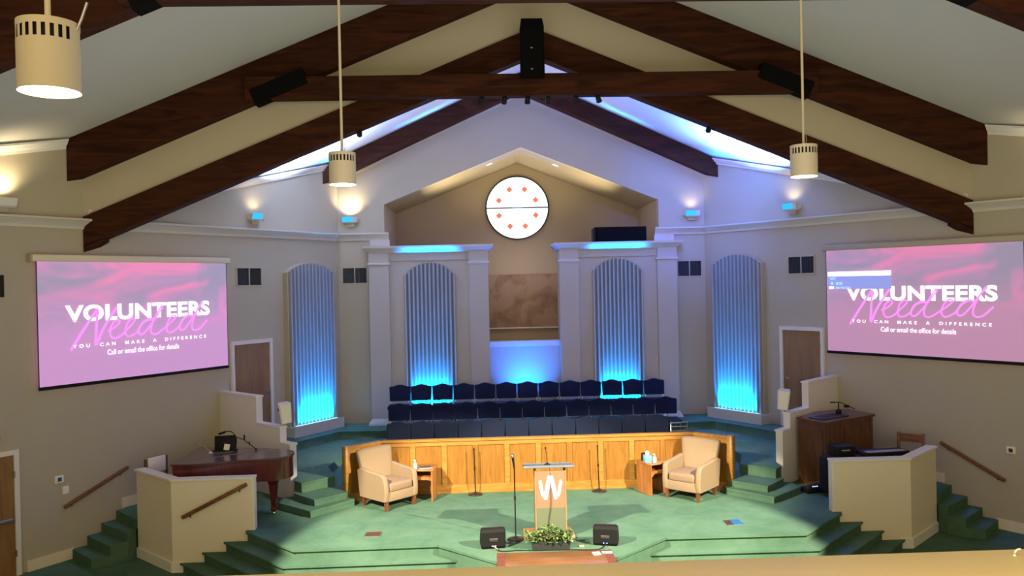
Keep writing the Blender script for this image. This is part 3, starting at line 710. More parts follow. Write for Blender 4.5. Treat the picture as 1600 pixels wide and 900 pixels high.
# stepped partitions beside the doors
for s in (-1, 1):
    t = thing('stepped_partition', 'white stepped partition wall by the %s door' % SD[s], 'half wall', (s*4.27, 14.40, S))
    d = Vector((.7296, .6839)); n = Vector((.6839, -.7296))
    def seg(a, b, z, m, th=.13, dz=0, grow_=0):
        A = d*(a-grow_); B = d*(b+grow_); 
        q = [A-n*grow_, B-n*grow_, B+n*(th+grow_), A+n*(th+grow_)]
        return m.slab([(s*p.x, p.y) for p in q], dz, z)
    m = MB(); seg(0, 2.38, .96, m); seg(.30, 2.38, 1.235, m, dz=.96); seg(1.06, 2.38, 1.72, m, dz=1.235); m.build('wall_panel', 'cap' , t)
    m = MB(); seg(0, .30, .99, m, dz=.96, grow_=.015); seg(.30, 1.06, 1.265, m, dz=1.235, grow_=.015); seg(1.06, 2.36, 1.75, m, dz=1.72, grow_=.015); m.build('cap', 'cap', t)
    m = MB(); seg(-.02, .02, .13, m, th=.15); m.build('end_base', 'cap', t)
# handrails
def handrail(label, a, b, t_dir, group='wooden handrails'):
    t = thing('handrail', label, 'handrail', a, 0, group); A = Vector(a); B = Vector(b); n = Vector(t_dir)
    L_ = (B-A); u = L_.normalized(); upv = Vector((0, 0, 1)); c = L_/2 + n*.07
    X = u; Yv = n.normalized(); Zv = X.cross(Yv); mt = Matrix((X, Yv, Zv)).transposed().to_4x4()
    MB().obox(c, (L_.length, .045, .06), mt, bev=.014, seg=2).build('rail', 'rail', t)
    for q in (.12, .88):
        p = L_*q; MB().tube([p+n*.0, p+n*.05-upv*.06, p+n*.07-upv*.02], .009, 8).build('bracket', 'dkmetal', t)
handrail('wooden handrail on the left wall above the side stairs', (-7.79, wy(7.79), .87), (-7.17, wy(7.17), 1.30), (.8354, -.5496, 0))
handrail('wooden handrail on the right wall above the side stairs', (7.79, wy(7.79), .84), (7.20, wy(7.20), 1.33), (-.8354, -.5496, 0))
handrail('wooden handrail on the front face of the left half wall', (-5.59, 12.60, .855), (-4.60, 12.615, 1.335), (0, -1, 0))

# ------------------------------------------------------------------ oak choir rail
t = thing('choir_rail', 'panelled honey oak choir rail behind the armchairs', 'panelled rail', (0, 14.5, S))
Hr = .965
def railseg(A, B, nst, first=True):
    A = Vector((*A, 0)); B = Vector((*B, 0)); L_ = (B-A).length; u = (B-A).normalized(); n = Vector((u.y, -u.x, 0))
    if n.y > 0: n = -n
    def bx(m, a, b, d0, d1, z0, z1): 
        q = [A+u*a+n*d0, A+u*b+n*d0, A+u*b+n*d1, A+u*a+n*d1]
        return m.prism([(p.x, p.y, z0) for p in q], (0, 0, z1-z0))
    bx(MB(), 0, L_, -.03, .0, 0, Hr-.04).build('oak_panel', 'oak', t)
    bx(MB(), -.02, L_+.02, -.06, .045, Hr-.04, Hr).build('cap_rail', 'oaktrim', t)
    m = bx(MB(), 0, L_, 0, .02, Hr-.12, Hr-.04); m.build('top_rail', 'oaktrim', t)
    m = bx(MB(), 0, L_, 0, .02, .0, .15); bx(m, 0, L_, .02, .032, .0, .05); m.build('bottom_rail', 'oaktrim', t)
    for i in range(nst+1):
        c = L_*i/nst; w2 = .045
        bx(MB(), max(0, c-w2), min(L_, c+w2), 0, .02, .15, Hr-.12).build('stile', 'oaktrim' if i % 3 else 'oak', t)
railseg((-2.80, 0), (2.80, 0), 10)
railseg((-3.30, -.46), (-2.80, 0), 1); railseg((2.80, 0), (3.30, -.46), 1)
for s in (-1, 1): MB().obox((s*3.33, -.50, Hr/2+.01), (.11, .11, Hr+.02), Matrix.Rotation(s*.75, 4, 'Z'), bev=.006, seg=1).build('end_post', 'oaktrim', t)

# ------------------------------------------------------------------ choir chairs
def make_chair():
    t = bpy.data.objects.new('choir_chair', None); C.objects.link(t); t.empty_display_size = .1
    w_ = .229
    # backrest: padded slab with a raised centre on its top edge
    n = 14; fr = []; 
    top = [(-w_+2*w_*i/n, .84+.045*(0.5+0.5*cos(2*pi*(i/n-.5)))**1.3 if 2 < i < n-2 else .845-(.012 if i in (0, n) else 0)) for i in range(n+1)]
    outline = [(-w_+.012, .535), (w_-.012, .535)] + top[::-1]
    m = MB(); c = Vector((0, .655))
    def ring(sc_, y): return [(x*sc_, y + (z-.50)*.16, .69+(z-.69)*sc_) for x, z in outline]
    m.rings([ring(.95, -.012), ring(.995, .0), ring(1, .012), ring(1, .035), ring(.97, .045)]); m.build('backrest', 'navy', t)
    MB().obox((0, -.22, .445), (.44, .44, .07), bev=.025, seg=3).build('seat', 'navy', t)
    for s in (-1, 1):
        MB().tube([(s*.195, -.40, 0), (s*.195, -.38, .41)], .011, 8).build('leg', 'chrome', t)
        MB().tube([(s*.195, .10, 0), (s*.195, .0, .41), (s*.195, .03, .56)], .011, 8).build('leg', 'chrome', t)
    MB().tube([(-.195, -.38, .40), (.195, -.38, .40)], .010, 8).build('seat_frame', 'chrome', t)
    return t
proto = make_chair(); used = False
ORD = ['first', 'second', 'third', 'fourth', 'fifth', 'sixth', 'seventh', 'eighth', 'ninth', 'tenth', 'eleventh', 'twelfth', 'thirteenth']
def place(x, y, z, label, group):
    global used
    if not used: r = proto; used = True
    else:
        r = proto.copy(); C.objects.link(r)
        for ch in proto.children:
            c = ch.copy(); C.objects.link(c); c.parent = r
    r.location = (x, y, z); r.rotation_euler = (0, 0, random.uniform(-.02, .02)); tag(r, label, 'chair', group)
rows = [('back', 13, -2.80, 2.79, 17.75, 1.27), ('middle', 13, -2.71, 2.82, 16.72, 1.01), ('front', 12, -2.60, 2.38, 15.55, .835)]
bpy.context.view_layer.update()
for nm, k, xa, xb, y, z in rows:
    for i in range(k):
        place(xa+(xb-xa)*i/(k-1), y, z, 'navy padded choir chair, %s from the left in the %s row' % (ORD[i], nm), 'choir chairs in the %s row' % nm)
# chrome rack at the right end of the front row
t = thing('chrome_rack', 'small chrome-barred folded stand at the right end of the front chair row', 'stand', (2.78, 15.5, .835))
for s in (-1, 1): MB().tube([(s*.16, 0, 0), (s*.16, 0, .74), (s*.14, .0, .76)], .012, 8).build('upright', 'chrome', t)
for z in (.58, .66, .74): MB().tube([(-.16, 0, z), (.16, 0, z)], .009, 8).build('bar', 'chrome', t)

# ------------------------------------------------------------------ armchairs
def armchair(label, loc, rz):
    t = thing('armchair', label, 'armchair', loc, rz, 'tan armchairs on the stage')
    # local: faces -y. legs
    for sx in (-1, 1):
        for y in (-.30, .30):
            MB().obox((sx*.285, y, .075), (.058, .058, .15), taper=.75).build('leg', 'legwood', t)
    MB().obox((0, -.01, .235), (.66, .66, .17), bev=.02, seg=3).build('base', 'tan', t)
    MB().obox((0, -.06, .375), (.50, .58, .15), bev=.045, seg=4).build('seat_cushion', 'tanseat', t)
    # backrest: flared upholstered slab
    loops = []
    for z, hw, y, th in ((.15, .30, .28, .10), (.40, .30, .30, .13), (.60, .315, .335, .14), (.78, .345, .37, .13), (.89, .36, .395, .11), (.925, .35, .405, .06), (.93, .30, .41, .02)):
        L_ = []
        for k in range(24):
            a = 2*pi*k/24; cx, cy = cos(a), sin(a); p = .32
            L_.append((hw*math.copysign(abs(cx)**p, cx), y+th*.5*math.copysign(abs(cy)**p, cy)+.02*(1-abs(cx))*(-1), z+(.012*(1-cx*cx) if z > .8 else 0)))
        loops.append(L_)
    m = MB(); n = 24; vs = [p for l in loops for p in l]
    m.add(vs, [(i*n+j, i*n+(j+1) % n, (i+1)*n+(j+1) % n, (i+1)*n+j) for i in range(len(loops)-1) for j in range(n)], True)
    m.add(loops[-1], [tuple(range(n))]); m.build('backrest', 'tan', t)
    for sx in (-1, 1):
        # arm: scooped panel, profile in y-z, loft across x
        prof = [(-.345, .16), (-.36, .32), (-.345, .47), (-.32, .56), (-.26, .60), (.05, .62), (.30, .65), (.38, .62), (.34, .16)]
        m = MB(); lp = []
        for x, k in ((.262, .97), (.275, 1), (.34, 1), (.355, .97)):
            lp.append([(sx*(x+.04*max(0, (z-.45))/.2*.5 + .0), y*k, .38+(z-.38)*k) for y, z in prof])
        m.rings(lp); o = m.build('arm', 'tan', t)
        bv = o.modifiers.new('soft', 'BEVEL'); bv.width = .02; bv.segments = 3
        for p in o.data.polygons: p.use_smooth = True
armchair('tan upholstered armchair on the left side of the stage', (-2.60, 13.83, S), radians(45))
armchair('tan upholstered armchair on the right side of the stage', (2.57, 13.80, S), radians(-42))
# side tables
def side_table(label, loc, rz):
    t = thing('side_table', label, 'side table', loc, rz, 'small wooden side tables')
    h = .55
    for s in (-1, 1): MB().obox((s*.17, 0, h/2-.01), (.025, .42, h-.025)).build('side_panel', 'sidewood', t)
    MB().obox((0, 0, h-.0125), (.40, .44, .025), bev=.004, seg=1).build('top', 'sidewood', t)
    MB().obox((0, 0, h-.14), (.315, .42, .02)).build('shelf', 'sidewood', t)
    MB().obox((0, .205, h-.20), (.315, .015, .36)).build('back_panel', 'sidewood', t)
    m = MB().prism([(-.157, -.2, h-.15), (.157, -.2, h-.15), (.157, -.2, h-.19), (.09, -.2, h-.175), (-.09, -.2, h-.175), (-.157, -.2, h-.24)], (0, .018, 0)); m.build('apron', 'sidewood', t)
side_table('small wooden side table right of the left armchair', (-2.02, 14.15, S), radians(-6))
side_table('small wooden side table left of the right armchair', (1.97, 14.12, S), radians(24))
zt = S+.55
def pump(label, loc, g='small bottles on the side tables'):
    t = thing('pump_bottle', label, 'bottle', loc, 0, g)
    MB().lathe([(0, 0), (.03, 0), (.033, .01), (.033, .08), (.02, .10), (.012, .105), (0, .105)], n=16).build('body', 'bottle', t)
    m = MB().lathe([(.012, .105), (.012, .12), (.005, .12), (.005, .145), (0, .145)], n=10); m.obox((-.012, 0, .147), (.04, .012, .01)); m.build('pump_head', 'paper', t)
pump('white pump bottle on the left side table', (-2.16, 14.05, zt)); pump('white pump bottle beside the blue tissue box', (1.99, 13.99, zt))
t = thing('tissue_box', 'blue tissue box with a white tissue on the right side table', 'tissue box', (1.87, 14.03, zt), .2)
MB().obox((0, 0, .06), (.12, .12, .12), bev=.004, seg=1).build('box', 'tissue_blue', t)
m = MB(); m.lathe([(.015, .12), (.03, .14), (.035, .17), (.022, .20), (.0, .205)], n=10); m.build('tissue', 'paper', t)
t = thing('black_pouch', 'small black pouch standing behind the blue tissue box', 'pouch', (1.84, 14.17, zt), .2); MB().obox((0, 0, .07), (.10, .05, .14), bev=.012, seg=2).build('pouch', 'black', t); MB().obox((0,-.027,.11), (.08,.004,.012)).build('zip', 'grey', t)
t = thing('tablet', 'dark grey tablet lying on the left side table', 'tablet', (-1.99, 14.08, zt), .2)
MB().obox((0, 0, .01), (.22, .16, .02), bev=.006, seg=2).build('case', 'grey', t); MB().box(-.10, .10, -.07, .07, .02, .022).build('screen', 'dkgrey', t)

# ------------------------------------------------------------------ microphone stands
def mic_stand(label, loc, h, mic, lean=0, r=.14):
    t = thing('microphone_stand', label, 'microphone stand', loc, 0, 'round-base microphone stands')
    MB().lathe([(0, 0), (r, 0), (r, .012), (r*.85, .022), (.03, .035), (.02, .05), (0, .05)], n=28).build('base', 'dkmetal', t)
    m = MB().tube([(0, 0, .04), (lean, 0, h)], .010, 8); m.tube([(lean*.55, 0, h*.55), (lean*.6, 0, h*.6)], .016, 8); m.build('pole', 'black', t)
    if mic:
        o = MB().tube([(lean, 0, h-.02), (lean-.01, -.02, h+.07), (lean-.02, -.03, h+.15)], [.012, .016, .02], 10).build('microphone', 'black', t)
        MB().lathe([(0, -.03), (.02, -.025), (.028, 0), (.02, .025), (0, .03)], (lean-.023, -.034, h+.17), 12).build('microphone_head', 'chrome', o)
    else: MB().lathe([(0, -.02), (.014, -.012), (.014, .015), (0, .02)], (lean, 0, h), 10).build('clip', 'black', t)
mic_stand('black microphone stand with a microphone left of the pulpit', (-.522, 11.75, S), 1.05, True, .0, .12)
mic_stand('thin black microphone stand before the left part of the oak rail', (-1.137, 14.33, S), .80, False, -.01, .13)
mic_stand('thin black microphone stand before the right part of the oak rail', (1.053, 14.30, S), .80, False, -.015, .13)

# ------------------------------------------------------------------ pulpit
t = thing('pulpit', 'clear acrylic pulpit bearing a white W emblem', 'pulpit', (0, 11.9, S))
MB().obox((-.03, .02, .02), (.74, .46, .04), bev=.006, seg=1).build('base_board', 'edge', t)
MB().box(-.215, .215, -.14, -.128, .44, .98).build('front_panel', 'acrylic', t)
MB().box(-.215, .215, -.14, -.128, .04, .44).build('lower_panel', 'acryliclow', t)
for s in (-1, 1):
    MB().box(s*.225, s*.215, -.14, .18, .04, 1.0).build('side_panel', 'acrylic', t)
    MB().box(s*.228, s*.212, -.146, -.128, .04, .99).build('edge_strip', 'edge', t)
    for z in (.30, .70, .95): MB().obox((s*.232, -.12, z), (.012, .012, .012)).build('bolt', 'chrome', t)
MB().box(-.214, .214, -.127, .17, .455, .475).build('shelf', 'edge', t)
mt = Matrix.Rotation(radians(-9), 4, 'X')
MB().obox((-.02, .02, 1.015), (.74, .46, .03), mt, bev=.006, seg=1).build('reading_top', 'acrylictop', t)
MB().obox((-.02, .235, .995), (.70, .012, .04)).build('book_stop', 'acrylictop', t)
q = lambda x, z: ((x-521)/9/105, -.147, .735+(705-z)/9/105)
m = MB()
for pts in ([(360,625),(375,600),(392,598),(408,660),(432,850),(412,835),(388,800)], [(418,845),(440,868),(470,868),(520,640),(520,538),(495,540),(478,560)],
            [(520,538),(548,540),(560,560),(622,835),(600,862),(572,868),(520,640)], [(602,850),(648,600),(660,598),(682,630),(650,800),(632,828)]):
    m.prism([q(*p) for p in pts], (0, .006, 0))
m.build('w_emblem', 'txtwhite', t); [setattr(o, 'name', 'letter_emblem') for o in t.children if o.name == 'w_emblem']
M['txtemblem'] = mat('emblem_white', (.95, .95, .93), .5)
for o in bpy.data.objects:
    if o.name.startswith(('w_emblem', 'letter_emblem')): o.name = 'letter_emblem'; o.data.materials[0] = M['txtemblem']
t = thing('gooseneck_microphone', 'black gooseneck microphone standing on top of the pulpit', 'microphone', (-.03, 11.92, S+1.03))
MB().lathe([(0, 0), (.045, 0), (.042, .012), (.015, .03), (0, .03)], n=20).build('base', 'black', t)
MB().tube([(0, 0, .02), (-.003, 0, .12), (-.02, -.01, .24)], .005, 6).build('gooseneck', 'black', t)
MB().lathe([(0, -.02), (.011, -.012), (.011, .012), (0, .02)], (-.021, -.01, .255), 10).build('microphone_head', 'black', t)
m = MB().tube(smooth([(-.01, 11.80, S+1.02), (-.0, 11.752, S+.9), (.0, 11.748, S+.5), (-.03, 11.75, S+.3), (-.055, 11.75, S+.045)]), .004, 6)
tag(m.build('pulpit_cable', 'dkgrey'), 'thin dark cable hanging down the front of the acrylic pulpit', 'cable')

# ------------------------------------------------------------------ floor monitors
def monitor(label, loc, rz, s):
    t = thing('stage_monitor', label, 'loudspeaker', loc, rz, 'black wedge stage monitors')
    prof = [(-.13, 0), (-.155, .04), (-.155, .235), (-.12, .27), (-.02, .27), (.14, .10), (.15, .02), (.13, 0)]
    lp = []
    for x, k in ((-.185, .93), (-.165, 1), (.165, 1), (.185, .93)):
        lp.append([(x*.92, y*k, .13+(z-.13)*k) for y, z in prof])
    MB().rings(lp).build('cabinet', 'black', t)
    o = MB().obox((0, -.158, .13), (.12, .01, .05), bev=.004, seg=1).build('handle', 'dkgrey', t)
    MB().prism([(-.15, -.01, .262), (.15, -.01, .262), (.15, .13, .11), (-.15, .13, .11)], (0, .01, .012)).build('grille', 'grille', t)
    for x in (-.02, .025): MB().obox((x, -.158, .045), (.012, .006, .012)).build('indicator_light', 'ledblue', t)
monitor('black wedge stage monitor left of the pulpit planter', (-.86, 11.50, S), radians(6), -1)
monitor('black wedge stage monitor right of the pulpit planter', (.755, 11.47, S), radians(-14), 1)
m = MB().tube(smooth([(-.84, 11.335, S+.045), (-.80, 11.27, S+.02), (-.72, 11.22, S+.008), (-.5, 11.24, S+.008), (-.25, 11.21, S+.008), (.2, 11.20, S+.008), (.45, 11.17, S+.008), (.64, 11.20, S+.008), (.73, 11.31, S+.045)]), .008, 6)
tag(m.build('floor_cable', 'black'), 'black cable running along the stage edge between the two monitors', 'cable')
o = MB().tube(smooth([(-.845, 11.33, S+.05), (-.815, 11.29, S+.035), (-.79, 11.265, S+.022)]), .0095, 6).build('cable_plug', 'orange'); tag(o, 'orange plug lead at the left stage monitor', 'cable')
# planter
t = thing('planter', 'dark planter box of green ivy at the foot of the pulpit', 'planter', (-.05, 11.33, S))
m = MB().rings([[(-.26, -.08, 0), (.26, -.08, 0), (.26, .08, 0), (-.26, .08, 0)], [(-.28, -.10, .12), (.28, -.10, .12), (.28, .10, .12), (-.28, .10, .12)], [(-.27, -.09, .12), (.27, -.09, .12), (.27, .09, .12), (-.27, .09, .12)], [(-.26, -.08, .09), (.26, -.08, .09), (.26, .08, .09), (-.26, .08, .09)]]); m.build('box', 'dkgrey', t)
m = MB()
for i in range(900):
    a = random.uniform(-1, 1); cx = -.02+a*.33; bump = .5+.5*abs(cos(a*2.2)); cz = .10+random.random()**.7*.20*bump
    cy = random.uniform(-.13, .12); 
    if cz < .12: cx *= .95
    p = Vector((cx, cy, cz)); L_ = random.uniform(.022, .042); R3 = Matrix.Rotation(random.uniform(0, 6.28), 3, 'Z') @ Matrix.Rotation(random.uniform(-.9, .9), 3, 'X') @ Matrix.Rotation(random.uniform(-.6, .6), 3, 'Y')
    vs = [p + R3 @ Vector(v)*L_ for v in ((0, -.7, 0), (.45, -.25, .08), (.35, .35, .05), (0, .85, -.1), (-.35, .35, .05), (-.45, -.25, .08))]
    m.add(vs, [(0, 1, 2, 3), (0, 3, 4, 5)])
m.build('foliage', 'leaf', t, False)
m = MB()
for i in range(14):
    x = random.uniform(-.25, .25); m.tube([(x, random.uniform(-.05, .05), .09), (x+random.uniform(-.06, .06), random.uniform(-.1, .08), random.uniform(.18, .26))], .003, 5)
m.build('stems', 'leaf', t)
# communion table
t = thing('communion_table', 'brown communion table before the stage, cut off by the balcony ledge', 'table', (-.05, 10.45, 0))
MB().obox((0, 0, .735), (1.52, .60, .03), bev=.006, seg=1).build('tabletop', 'tablewood', t)
for s in (-1, 1): MB().box(s*.66, s*.762, -.295, .295, .7495, .753).build('end_inlay', 'redwood', t)
MB().box(-.70, .70, -.26, .26, .60, .72).build('apron', 'redwood', t)
for sx in (-1, 1):
    for y in (-.22, .22): MB().obox((sx*.66, y, .30), (.09, .09, .60), taper=.8).build('leg', 'redwood', t)
for (x, y, w_, h_, a, lb) in ((.50, 10.60, .10, .12, .1, 'small white card on the communion table, left of two'), (.64, 10.63, .13, .07, 0, 'small white card on the communion table, right of two')):
    t = thing('card', lb, 'card', (x, y, .7535), a); MB().box(-w_/2, w_/2, -h_/2, h_/2, 0, .003).build('sheet', 'paper', t); MB().box(-w_*.3, w_*.25, -h_*.1, 0, .003, .0035).build('print', 'grey', t)
tag(MB().obox((.385, 11.33, S+.01), (.07, .045, .02), bev=.006, seg=2).build('cable_box', 'yellow'), 'tiny yellow block on the carpet beside the planter', 'block')
# floor boxes
t = thing('floor_box', 'brown metal floor box cover on the left of the stage', 'floor box', (-2.64, 12.2, S), 0)
MB().box(-.12, .12, -.125, .125, 0, .012).build('frame', 'steel', t); MB().box(-.11, .11, -.115, .07, .012, .016).build('lid', 'bronze', t)
t = thing('floor_box', 'brown and blue covered floor box on the right of the stage', 'floor box', (2.80, 12.2, S), 0)
MB().box(-.12, .12, -.125, .125, 0, .010).build('frame', 'steel', t); MB().box(-.115, -.03, -.115, .115, .010, .014).build('lid', 'bronze', t); MB().box(-.03, .118, -.115, .115, .010, .022).build('blue_cover', 'bluebook', t)

# ------------------------------------------------------------------ white loudspeakers on the partitions
for s in (-1, 1):
    t = thing('white_loudspeaker', 'small white loudspeaker on a bracket atop the %s stepped partition' % SD[s], 'loudspeaker', (s*4.53, 14.72, S+1.265), 0, 'white loudspeakers on the partitions')
    MB().tube([(s*.06, 0, 0), (s*.075, 0, .13), (s*.07, 0, .22)], .012, 8).build('bracket', 'cap', t)
    m = MB(); tl = Matrix.Rotation(s*.10, 3, 'Y') @ Matrix.Rotation(.10, 3, 'X'); rz = Matrix.Rotation(-s*.45, 3, 'Z')
    lp = []
    for z, wf, db in ((.02, .095, .16), (.37, .115, .18)):
        lp.append([Vector((0, 0, .03)) + (rz @ tl) @ Vector(v) for v in ((-wf, -.1, z), (-wf*.8, -.125, z), (wf*.8, -.125, z), (wf, -.1, z), (wf*.7, db-.1, z), (-wf*.7, db-.1, z))])
    m.rings(lp).build('cabinet', 'cap', t)
    MB().add([Vector((0, 0, .03)) + (rz @ tl) @ Vector(v) for v in ((-.07, -.128, .04), (.07, -.128, .04), (.085, -.128, .35), (-.085, -.128, .35))], [(0, 1, 2, 3)]).build('grille', 'paper', t, False)
    MB().obox(Vector((0, 0, .03)) + (rz @ tl) @ Vector((-s*-.085, .03, .25)), (.03, .03, .05)).build('connector', 'black', t)

# ------------------------------------------------------------------ grand piano
t = thing('grand_piano', 'closed reddish mahogany grand piano behind the left half wall', 'piano', (-4.95, 13.55, S))
# outline (local): keyboard end at left, tail to the right; straight spine at back
out = [(-.92, -.62), (-.60, -.64), (-.30, -.56), (0, -.46), (.28, -.42), (.50, -.40), (.68, -.33), (.80, -.18), (.82, 0), (.76, .18), (.62, .30), (.40, .40), (-.20, .58), (-.95, .72)]
sm_ = [tuple(v)[:2] for v in smooth([(x, y, 0) for x, y in out], 4)]
MB().slab(sm_, .62, .95).build('case', 'mahog', t)
lid = [(x*1.025, y*1.025) for x, y in sm_]
MB().slab(lid, .955, .985).build('lid', 'mahogtop', t)
MB().tube([(-.70, -.50, .988), (.28, .46, .988)], .004, 6).build('lid_hinge', 'steel', t)
MB().box(-1.08, -.92, -.60, .70, .58, .74).build('keybed', 'mahog', t)
m = MB().box(-1.06, -.94, -.52, .62, .74, .76); m.build('keys', 'paper', t)
for x, y in ((.52, -.12), (-.78, -.45), (-.78, .5)):
    l_ = MB().rings([[(x-a, y-a, z), (x+a, y-a, z), (x+a, y+a, z), (x-a, y+a, z)] for a, z in ((.035, .07), (.045, .10), (.035, .14), (.06, .50), (.075, .56), (.08, .62))]).build('leg', 'mahog', t)
    MB().lathe([(0, 0), (.028, .005), (.032, .035), (.02, .07), (0, .07)], (x, y, 0), 12).build('caster', 'chrome', l_)
m = MB().box(-.25, -.12, -.06, .06, .12, .62); m.build('pedal_lyre', 'mahog', t)
MB().obox((-.05, -.1, .05), (.35, .1, .04)).build('pedals', 'steel', t)
# music desk and gear on the piano
zp = S+.985
t = thing('music_desk', 'black music desk holding white papers on top of the piano', 'music stand', (-5.32, 13.82, zp), .2)
MB().obox((0, 0, .15), (.34, .02, .24), Matrix.Rotation(-.25, 4, 'X'), bev=.004, seg=1).build('desk', 'black', t)
MB().obox((0, -.06, .03), (.40, .12, .02)).build('ledge', 'black', t)
t = thing('sheet_of_paper', 'small white paper clipped on the piano music desk', 'paper', (-5.27, 13.735, zp+.042), .2)
MB().obox((0, 0, .05), (.09, .004, .10), Matrix.Rotation(.2, 4, 'Y')).build('sheet', 'paper', t)
t = thing('desk_lamp', 'black clip lamp arching over the piano music desk', 'lamp', (-5.18, 13.90, zp))
MB().tube(smooth([(0, 0, 0), (.02, 0, .20), (-.05, -.02, .32), (-.16, -.04, .33)]), .008, 6).build('arm', 'black', t)
MB().obox((-.2, -.05, .31), (.12, .05, .035), Matrix.Rotation(-.3, 4, 'Y'), bev=.01, seg=2).build('lamp_head', 'black', t)
MB().lathe([(0, 0), (.04, 0), (.03, .02), (0, .02)], n=14).build('base', 'black', t)
t = thing('gooseneck_microphone', 'thin grey gooseneck microphone left of the piano music desk', 'microphone', (-5.52, 13.72, zp))
MB().tube(smooth([(0, 0, 0), (-.10, 0, .10), (-.18, 0, .17), (-.24, 0, .17), (-.27, 0, .13)]), .006, 6).build('gooseneck', 'steel', t)
MB().obox((0, 0, .012), (.08, .05, .024), bev=.005, seg=1).build('clip', 'paper', t)
t = thing('boom_microphone', 'black boom arm microphone reaching over the back of the piano', 'microphone', (-4.98, 13.86, zp))
MB().tube([(-.22, .05, .24), (-.05, .02, .18), (.16, 0, .02)], .007, 6).build('boom', 'black', t)
MB().tube([(-.04, .02, .18), (-.04, .02, .26)], .014, 8).build('knob', 'black', t); MB().tube([(.05, 0, .10), (.05, 0, .15)], .01, 8).build('clip', 'black', t)
MB().tube([(.16, 0, .0), (.16, 0, .03)], .012, 8).build('base', 'black', t)
# wooden chair with a white paper behind the half wall
t = thing('wooden_chair', 'wooden chair with a white cushion back left of the piano', 'chair', (-6.32, 13.75, S), radians(60))
for s in (-1, 1):
    MB().obox((s*.20, .2, .46), (.045, .04, .92), bev=.006, seg=1).build('back_post', 'organ', t); MB().obox((s*.20, -.2, .22), (.04, .04, .44)).build('leg', 'organ', t)
MB().obox((0, 0, .45), (.46, .44, .05), bev=.01, seg=2).build('seat', 'organ', t)
MB().obox((0, .18, .80), (.34, .04, .26), bev=.015, seg=2).build('cushion_back', 'paper', t)

# ------------------------------------------------------------------ organ
t = thing('organ_console', 'tall dark wooden organ cabinet against the right wall', 'organ', (5.35, 14.35, S), 0)
P = [(-.72, -.0), (-.45, -.62), (.62, .22), (.55, .75), (.0, .60)]
P = [(4.72, 14.50), (4.98, 13.92), (6.15, 14.62), (5.95, 15.25), (5.30, 15.02)]
Lc = lambda pp: [(x-5.35, y-14.35) for x, y in pp]
MB().slab(Lc(P), 0, 1.14).build('cabinet', 'organ', t)
P2 = [(4.69, 14.50), (4.96, 13.88), (6.19, 14.61), (5.97, 15.28), (5.28, 15.05)]
MB().slab(Lc(P2), 1.14, 1.18).build('top', 'organ', t)
def facepanel(a, b, f0, f1, z0, z1, name, mt='organ'):
    A = Vector((a[0]-5.35, a[1]-14.35, 0)); B = Vector((b[0]-5.35, b[1]-14.35, 0)); u = B-A; n = Vector((u.y, -u.x, 0)).normalized()*.018
    p, q = A+u*f0, A+u*f1
    o = MB().prism([(p.x, p.y, z0), (q.x, q.y, z0), (q.x, q.y, z1), (p.x, p.y, z1)], n).build(name, mt, t); return o
facepanel(P[0], P[1], .10, .90, .08, 1.06, 'side_panel')
for f0, f1 in ((.02, .06), (.30, .34), (.94, .98)): facepanel(P[1], P[2], f0, f1, .02, 1.12, 'stile')
facepanel(P[1], P[2], .07, .29, .62, 1.06, 'door_panel'); facepanel(P[1], P[2], .36, .92, .62, 1.06, 'door_panel'); facepanel(P[1], P[2], .07, .29, .08, .55, 'door_panel')
facepanel(P[1], P[2], .06, .40, .57, .61, 'ledge')
zo = S+1.18
t = thing('glass_board', 'dark glossy board lying on top of the organ cabinet', 'board', (5.25, 14.42, zo), .5); MB().obox((0, 0, .012), (.70, .32, .024), bev=.004, seg=1).build('board', 'dkgrey', t); MB().box(-.3, .3, -.12, .12, .024, .026).build('gloss_panel', 'black', t)
t = thing('desk_lamp', 'black swing-arm lamp on top of the organ cabinet', 'lamp', (5.52, 14.62, zo+.0))
MB().lathe([(0, 0), (.05, 0), (.05, .09), (.03, .10), (0, .10)], n=14).build('base', 'black', t)
MB().tube([(0, 0, .08), (0, 0, .24)], .012, 8).build('post', 'black', t)
MB().tube([(-.12, 0, .235), (.03, 0, .235), (.10, 0, .20), (.30, 0, .10)], .008, 6).build('arm', 'black', t)
MB().obox((-.10, 0, .232), (.10, .03, .02)).build('lamp_head', 'black', t); MB().obox((.15, 0, .155), (.09, .05, .045), bev=.01, seg=2).build('spring_box', 'black', t)
t = thing('rolling_case', 'black cabinet with a dark blue box on it beside the organ', 'equipment case', (5.00, 13.55, S), .1)
MB().obox((0, 0, .36), (.48, .34, .62), bev=.05, seg=4).build('case', 'black', t); MB().obox((.10, 0, .76), (.34, .28, .20), bev=.02, seg=2).build('upper_box', 'black', t)
MB().box(.02, .16, -.155, -.14, .78, .80).build('label_strip', 'grey', t); MB().tube([(.0, -.18, .3), (.0, -.18, .62)], .008, 6).build('cable_end', 'steel', t)
for x in (-.18, .18): MB().lathe([(0, 0), (.03, .0), (.03, .05), (0, .05)], (x, 0, 0), 10).build('wheel', 'dkgrey', t)
t = thing('effects_pedals', 'black foot controller with blue lights on the floor before the organ', 'floor equipment', (4.72, 13.82, S), .2)
MB().obox((0, 0, .05), (.42, .20, .09), bev=.015, seg=2).build('body', 'black', t)
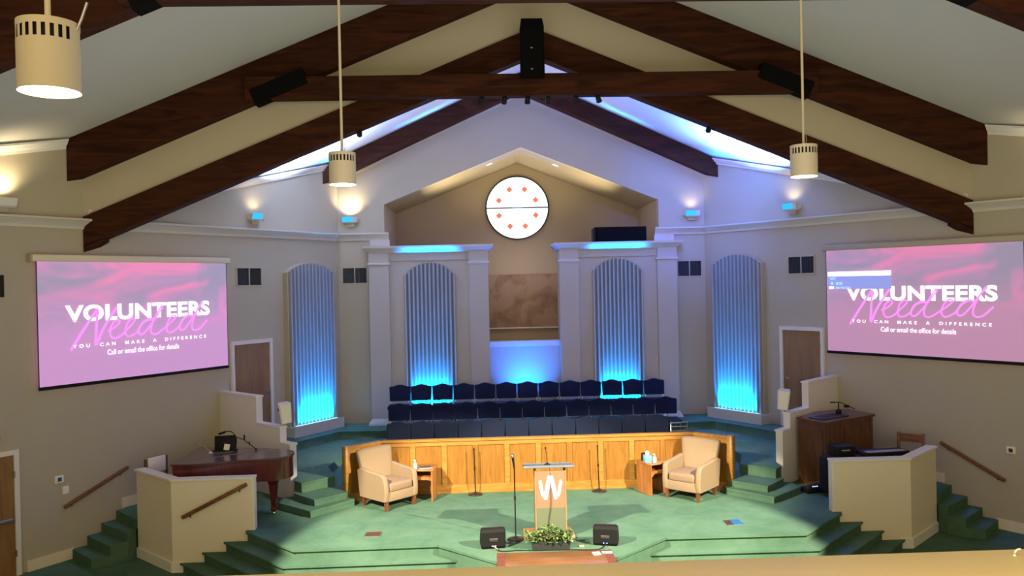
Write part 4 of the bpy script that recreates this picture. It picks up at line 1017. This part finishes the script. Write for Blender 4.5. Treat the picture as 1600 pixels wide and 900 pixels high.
for x in (-.16, .16): MB().obox((x, -.06, .09), (.07, .07, .06), bev=.015, seg=2).build('pedal', 'dkgrey', t)
for x in (-.04, .0, .04): MB().obox((x, -.02, .10), (.015, .015, .01)).build('indicator_light', 'ledblue', t)
MB().tube([(-.18, 0, .12), (-.15, 0, .16), (.14, .02, .17), (.17, 0, .12)], .006, 6).build('handle', 'steel', t)
t = thing('music_keyboard', 'dark electronic keyboard behind the right half wall', 'keyboard', (5.72, 13.40, S), .12)
MB().obox((0, 0, .745), (.8, .30, .07), bev=.01, seg=1).build('body', 'black', t); MB().box(-.35, .35, -.14, 0, .78, .785).build('keys', 'grey', t)
for s in (-1, 1): MB().tube([(s*.3, -.12, 0), (-s*.3, .12, .71)], .014, 8).build('stand_leg', 'black', t)
t = thing('wooden_chair', 'orange brown wooden chair behind the corner of the right half wall', 'chair', (6.45, 13.95, S), radians(-40))
for s in (-1, 1):
    MB().obox((s*.20, .2, .46), (.045, .04, .92), bev=.006, seg=1).build('back_post', 'rail', t); MB().obox((s*.20, -.2, .22), (.04, .04, .44)).build('leg', 'rail', t)
MB().obox((0, 0, .45), (.46, .44, .05), bev=.01, seg=2).build('seat', 'rail', t); MB().obox((0, .2, .83), (.38, .025, .14)).build('back_board', 'rail', t)

# ------------------------------------------------------------------ balcony ledge
t = thing('balcony_ledge', 'tan balcony ledge along the bottom edge of the photo', 'ledge', (0, 2.0, 3.5))
MB().obox((0, -.12, .05), (9, .45, .10), bev=.008, seg=1).build('ledge_top', 'ledge', t)
MB().box(-4.5, 4.5, -.20, -.04, -.9, 0).build('parapet', 'ledge', t)
t = thing('curved_hook', 'small curved white tube standing on the balcony ledge at the right', 'hook', (.465, 2.05, 3.6))
MB().tube(smooth([(0, 0, 0), (.002, 0, .009), (.006, 0, .014), (.011, 0, .0165), (.017, 0, .017)]), .0022, 8).build('tube', 'paper', t)
MB().lathe([(0, 0), (.005, 0), (.004, .002), (0, .002)], n=10).build('foot', 'paper', t)
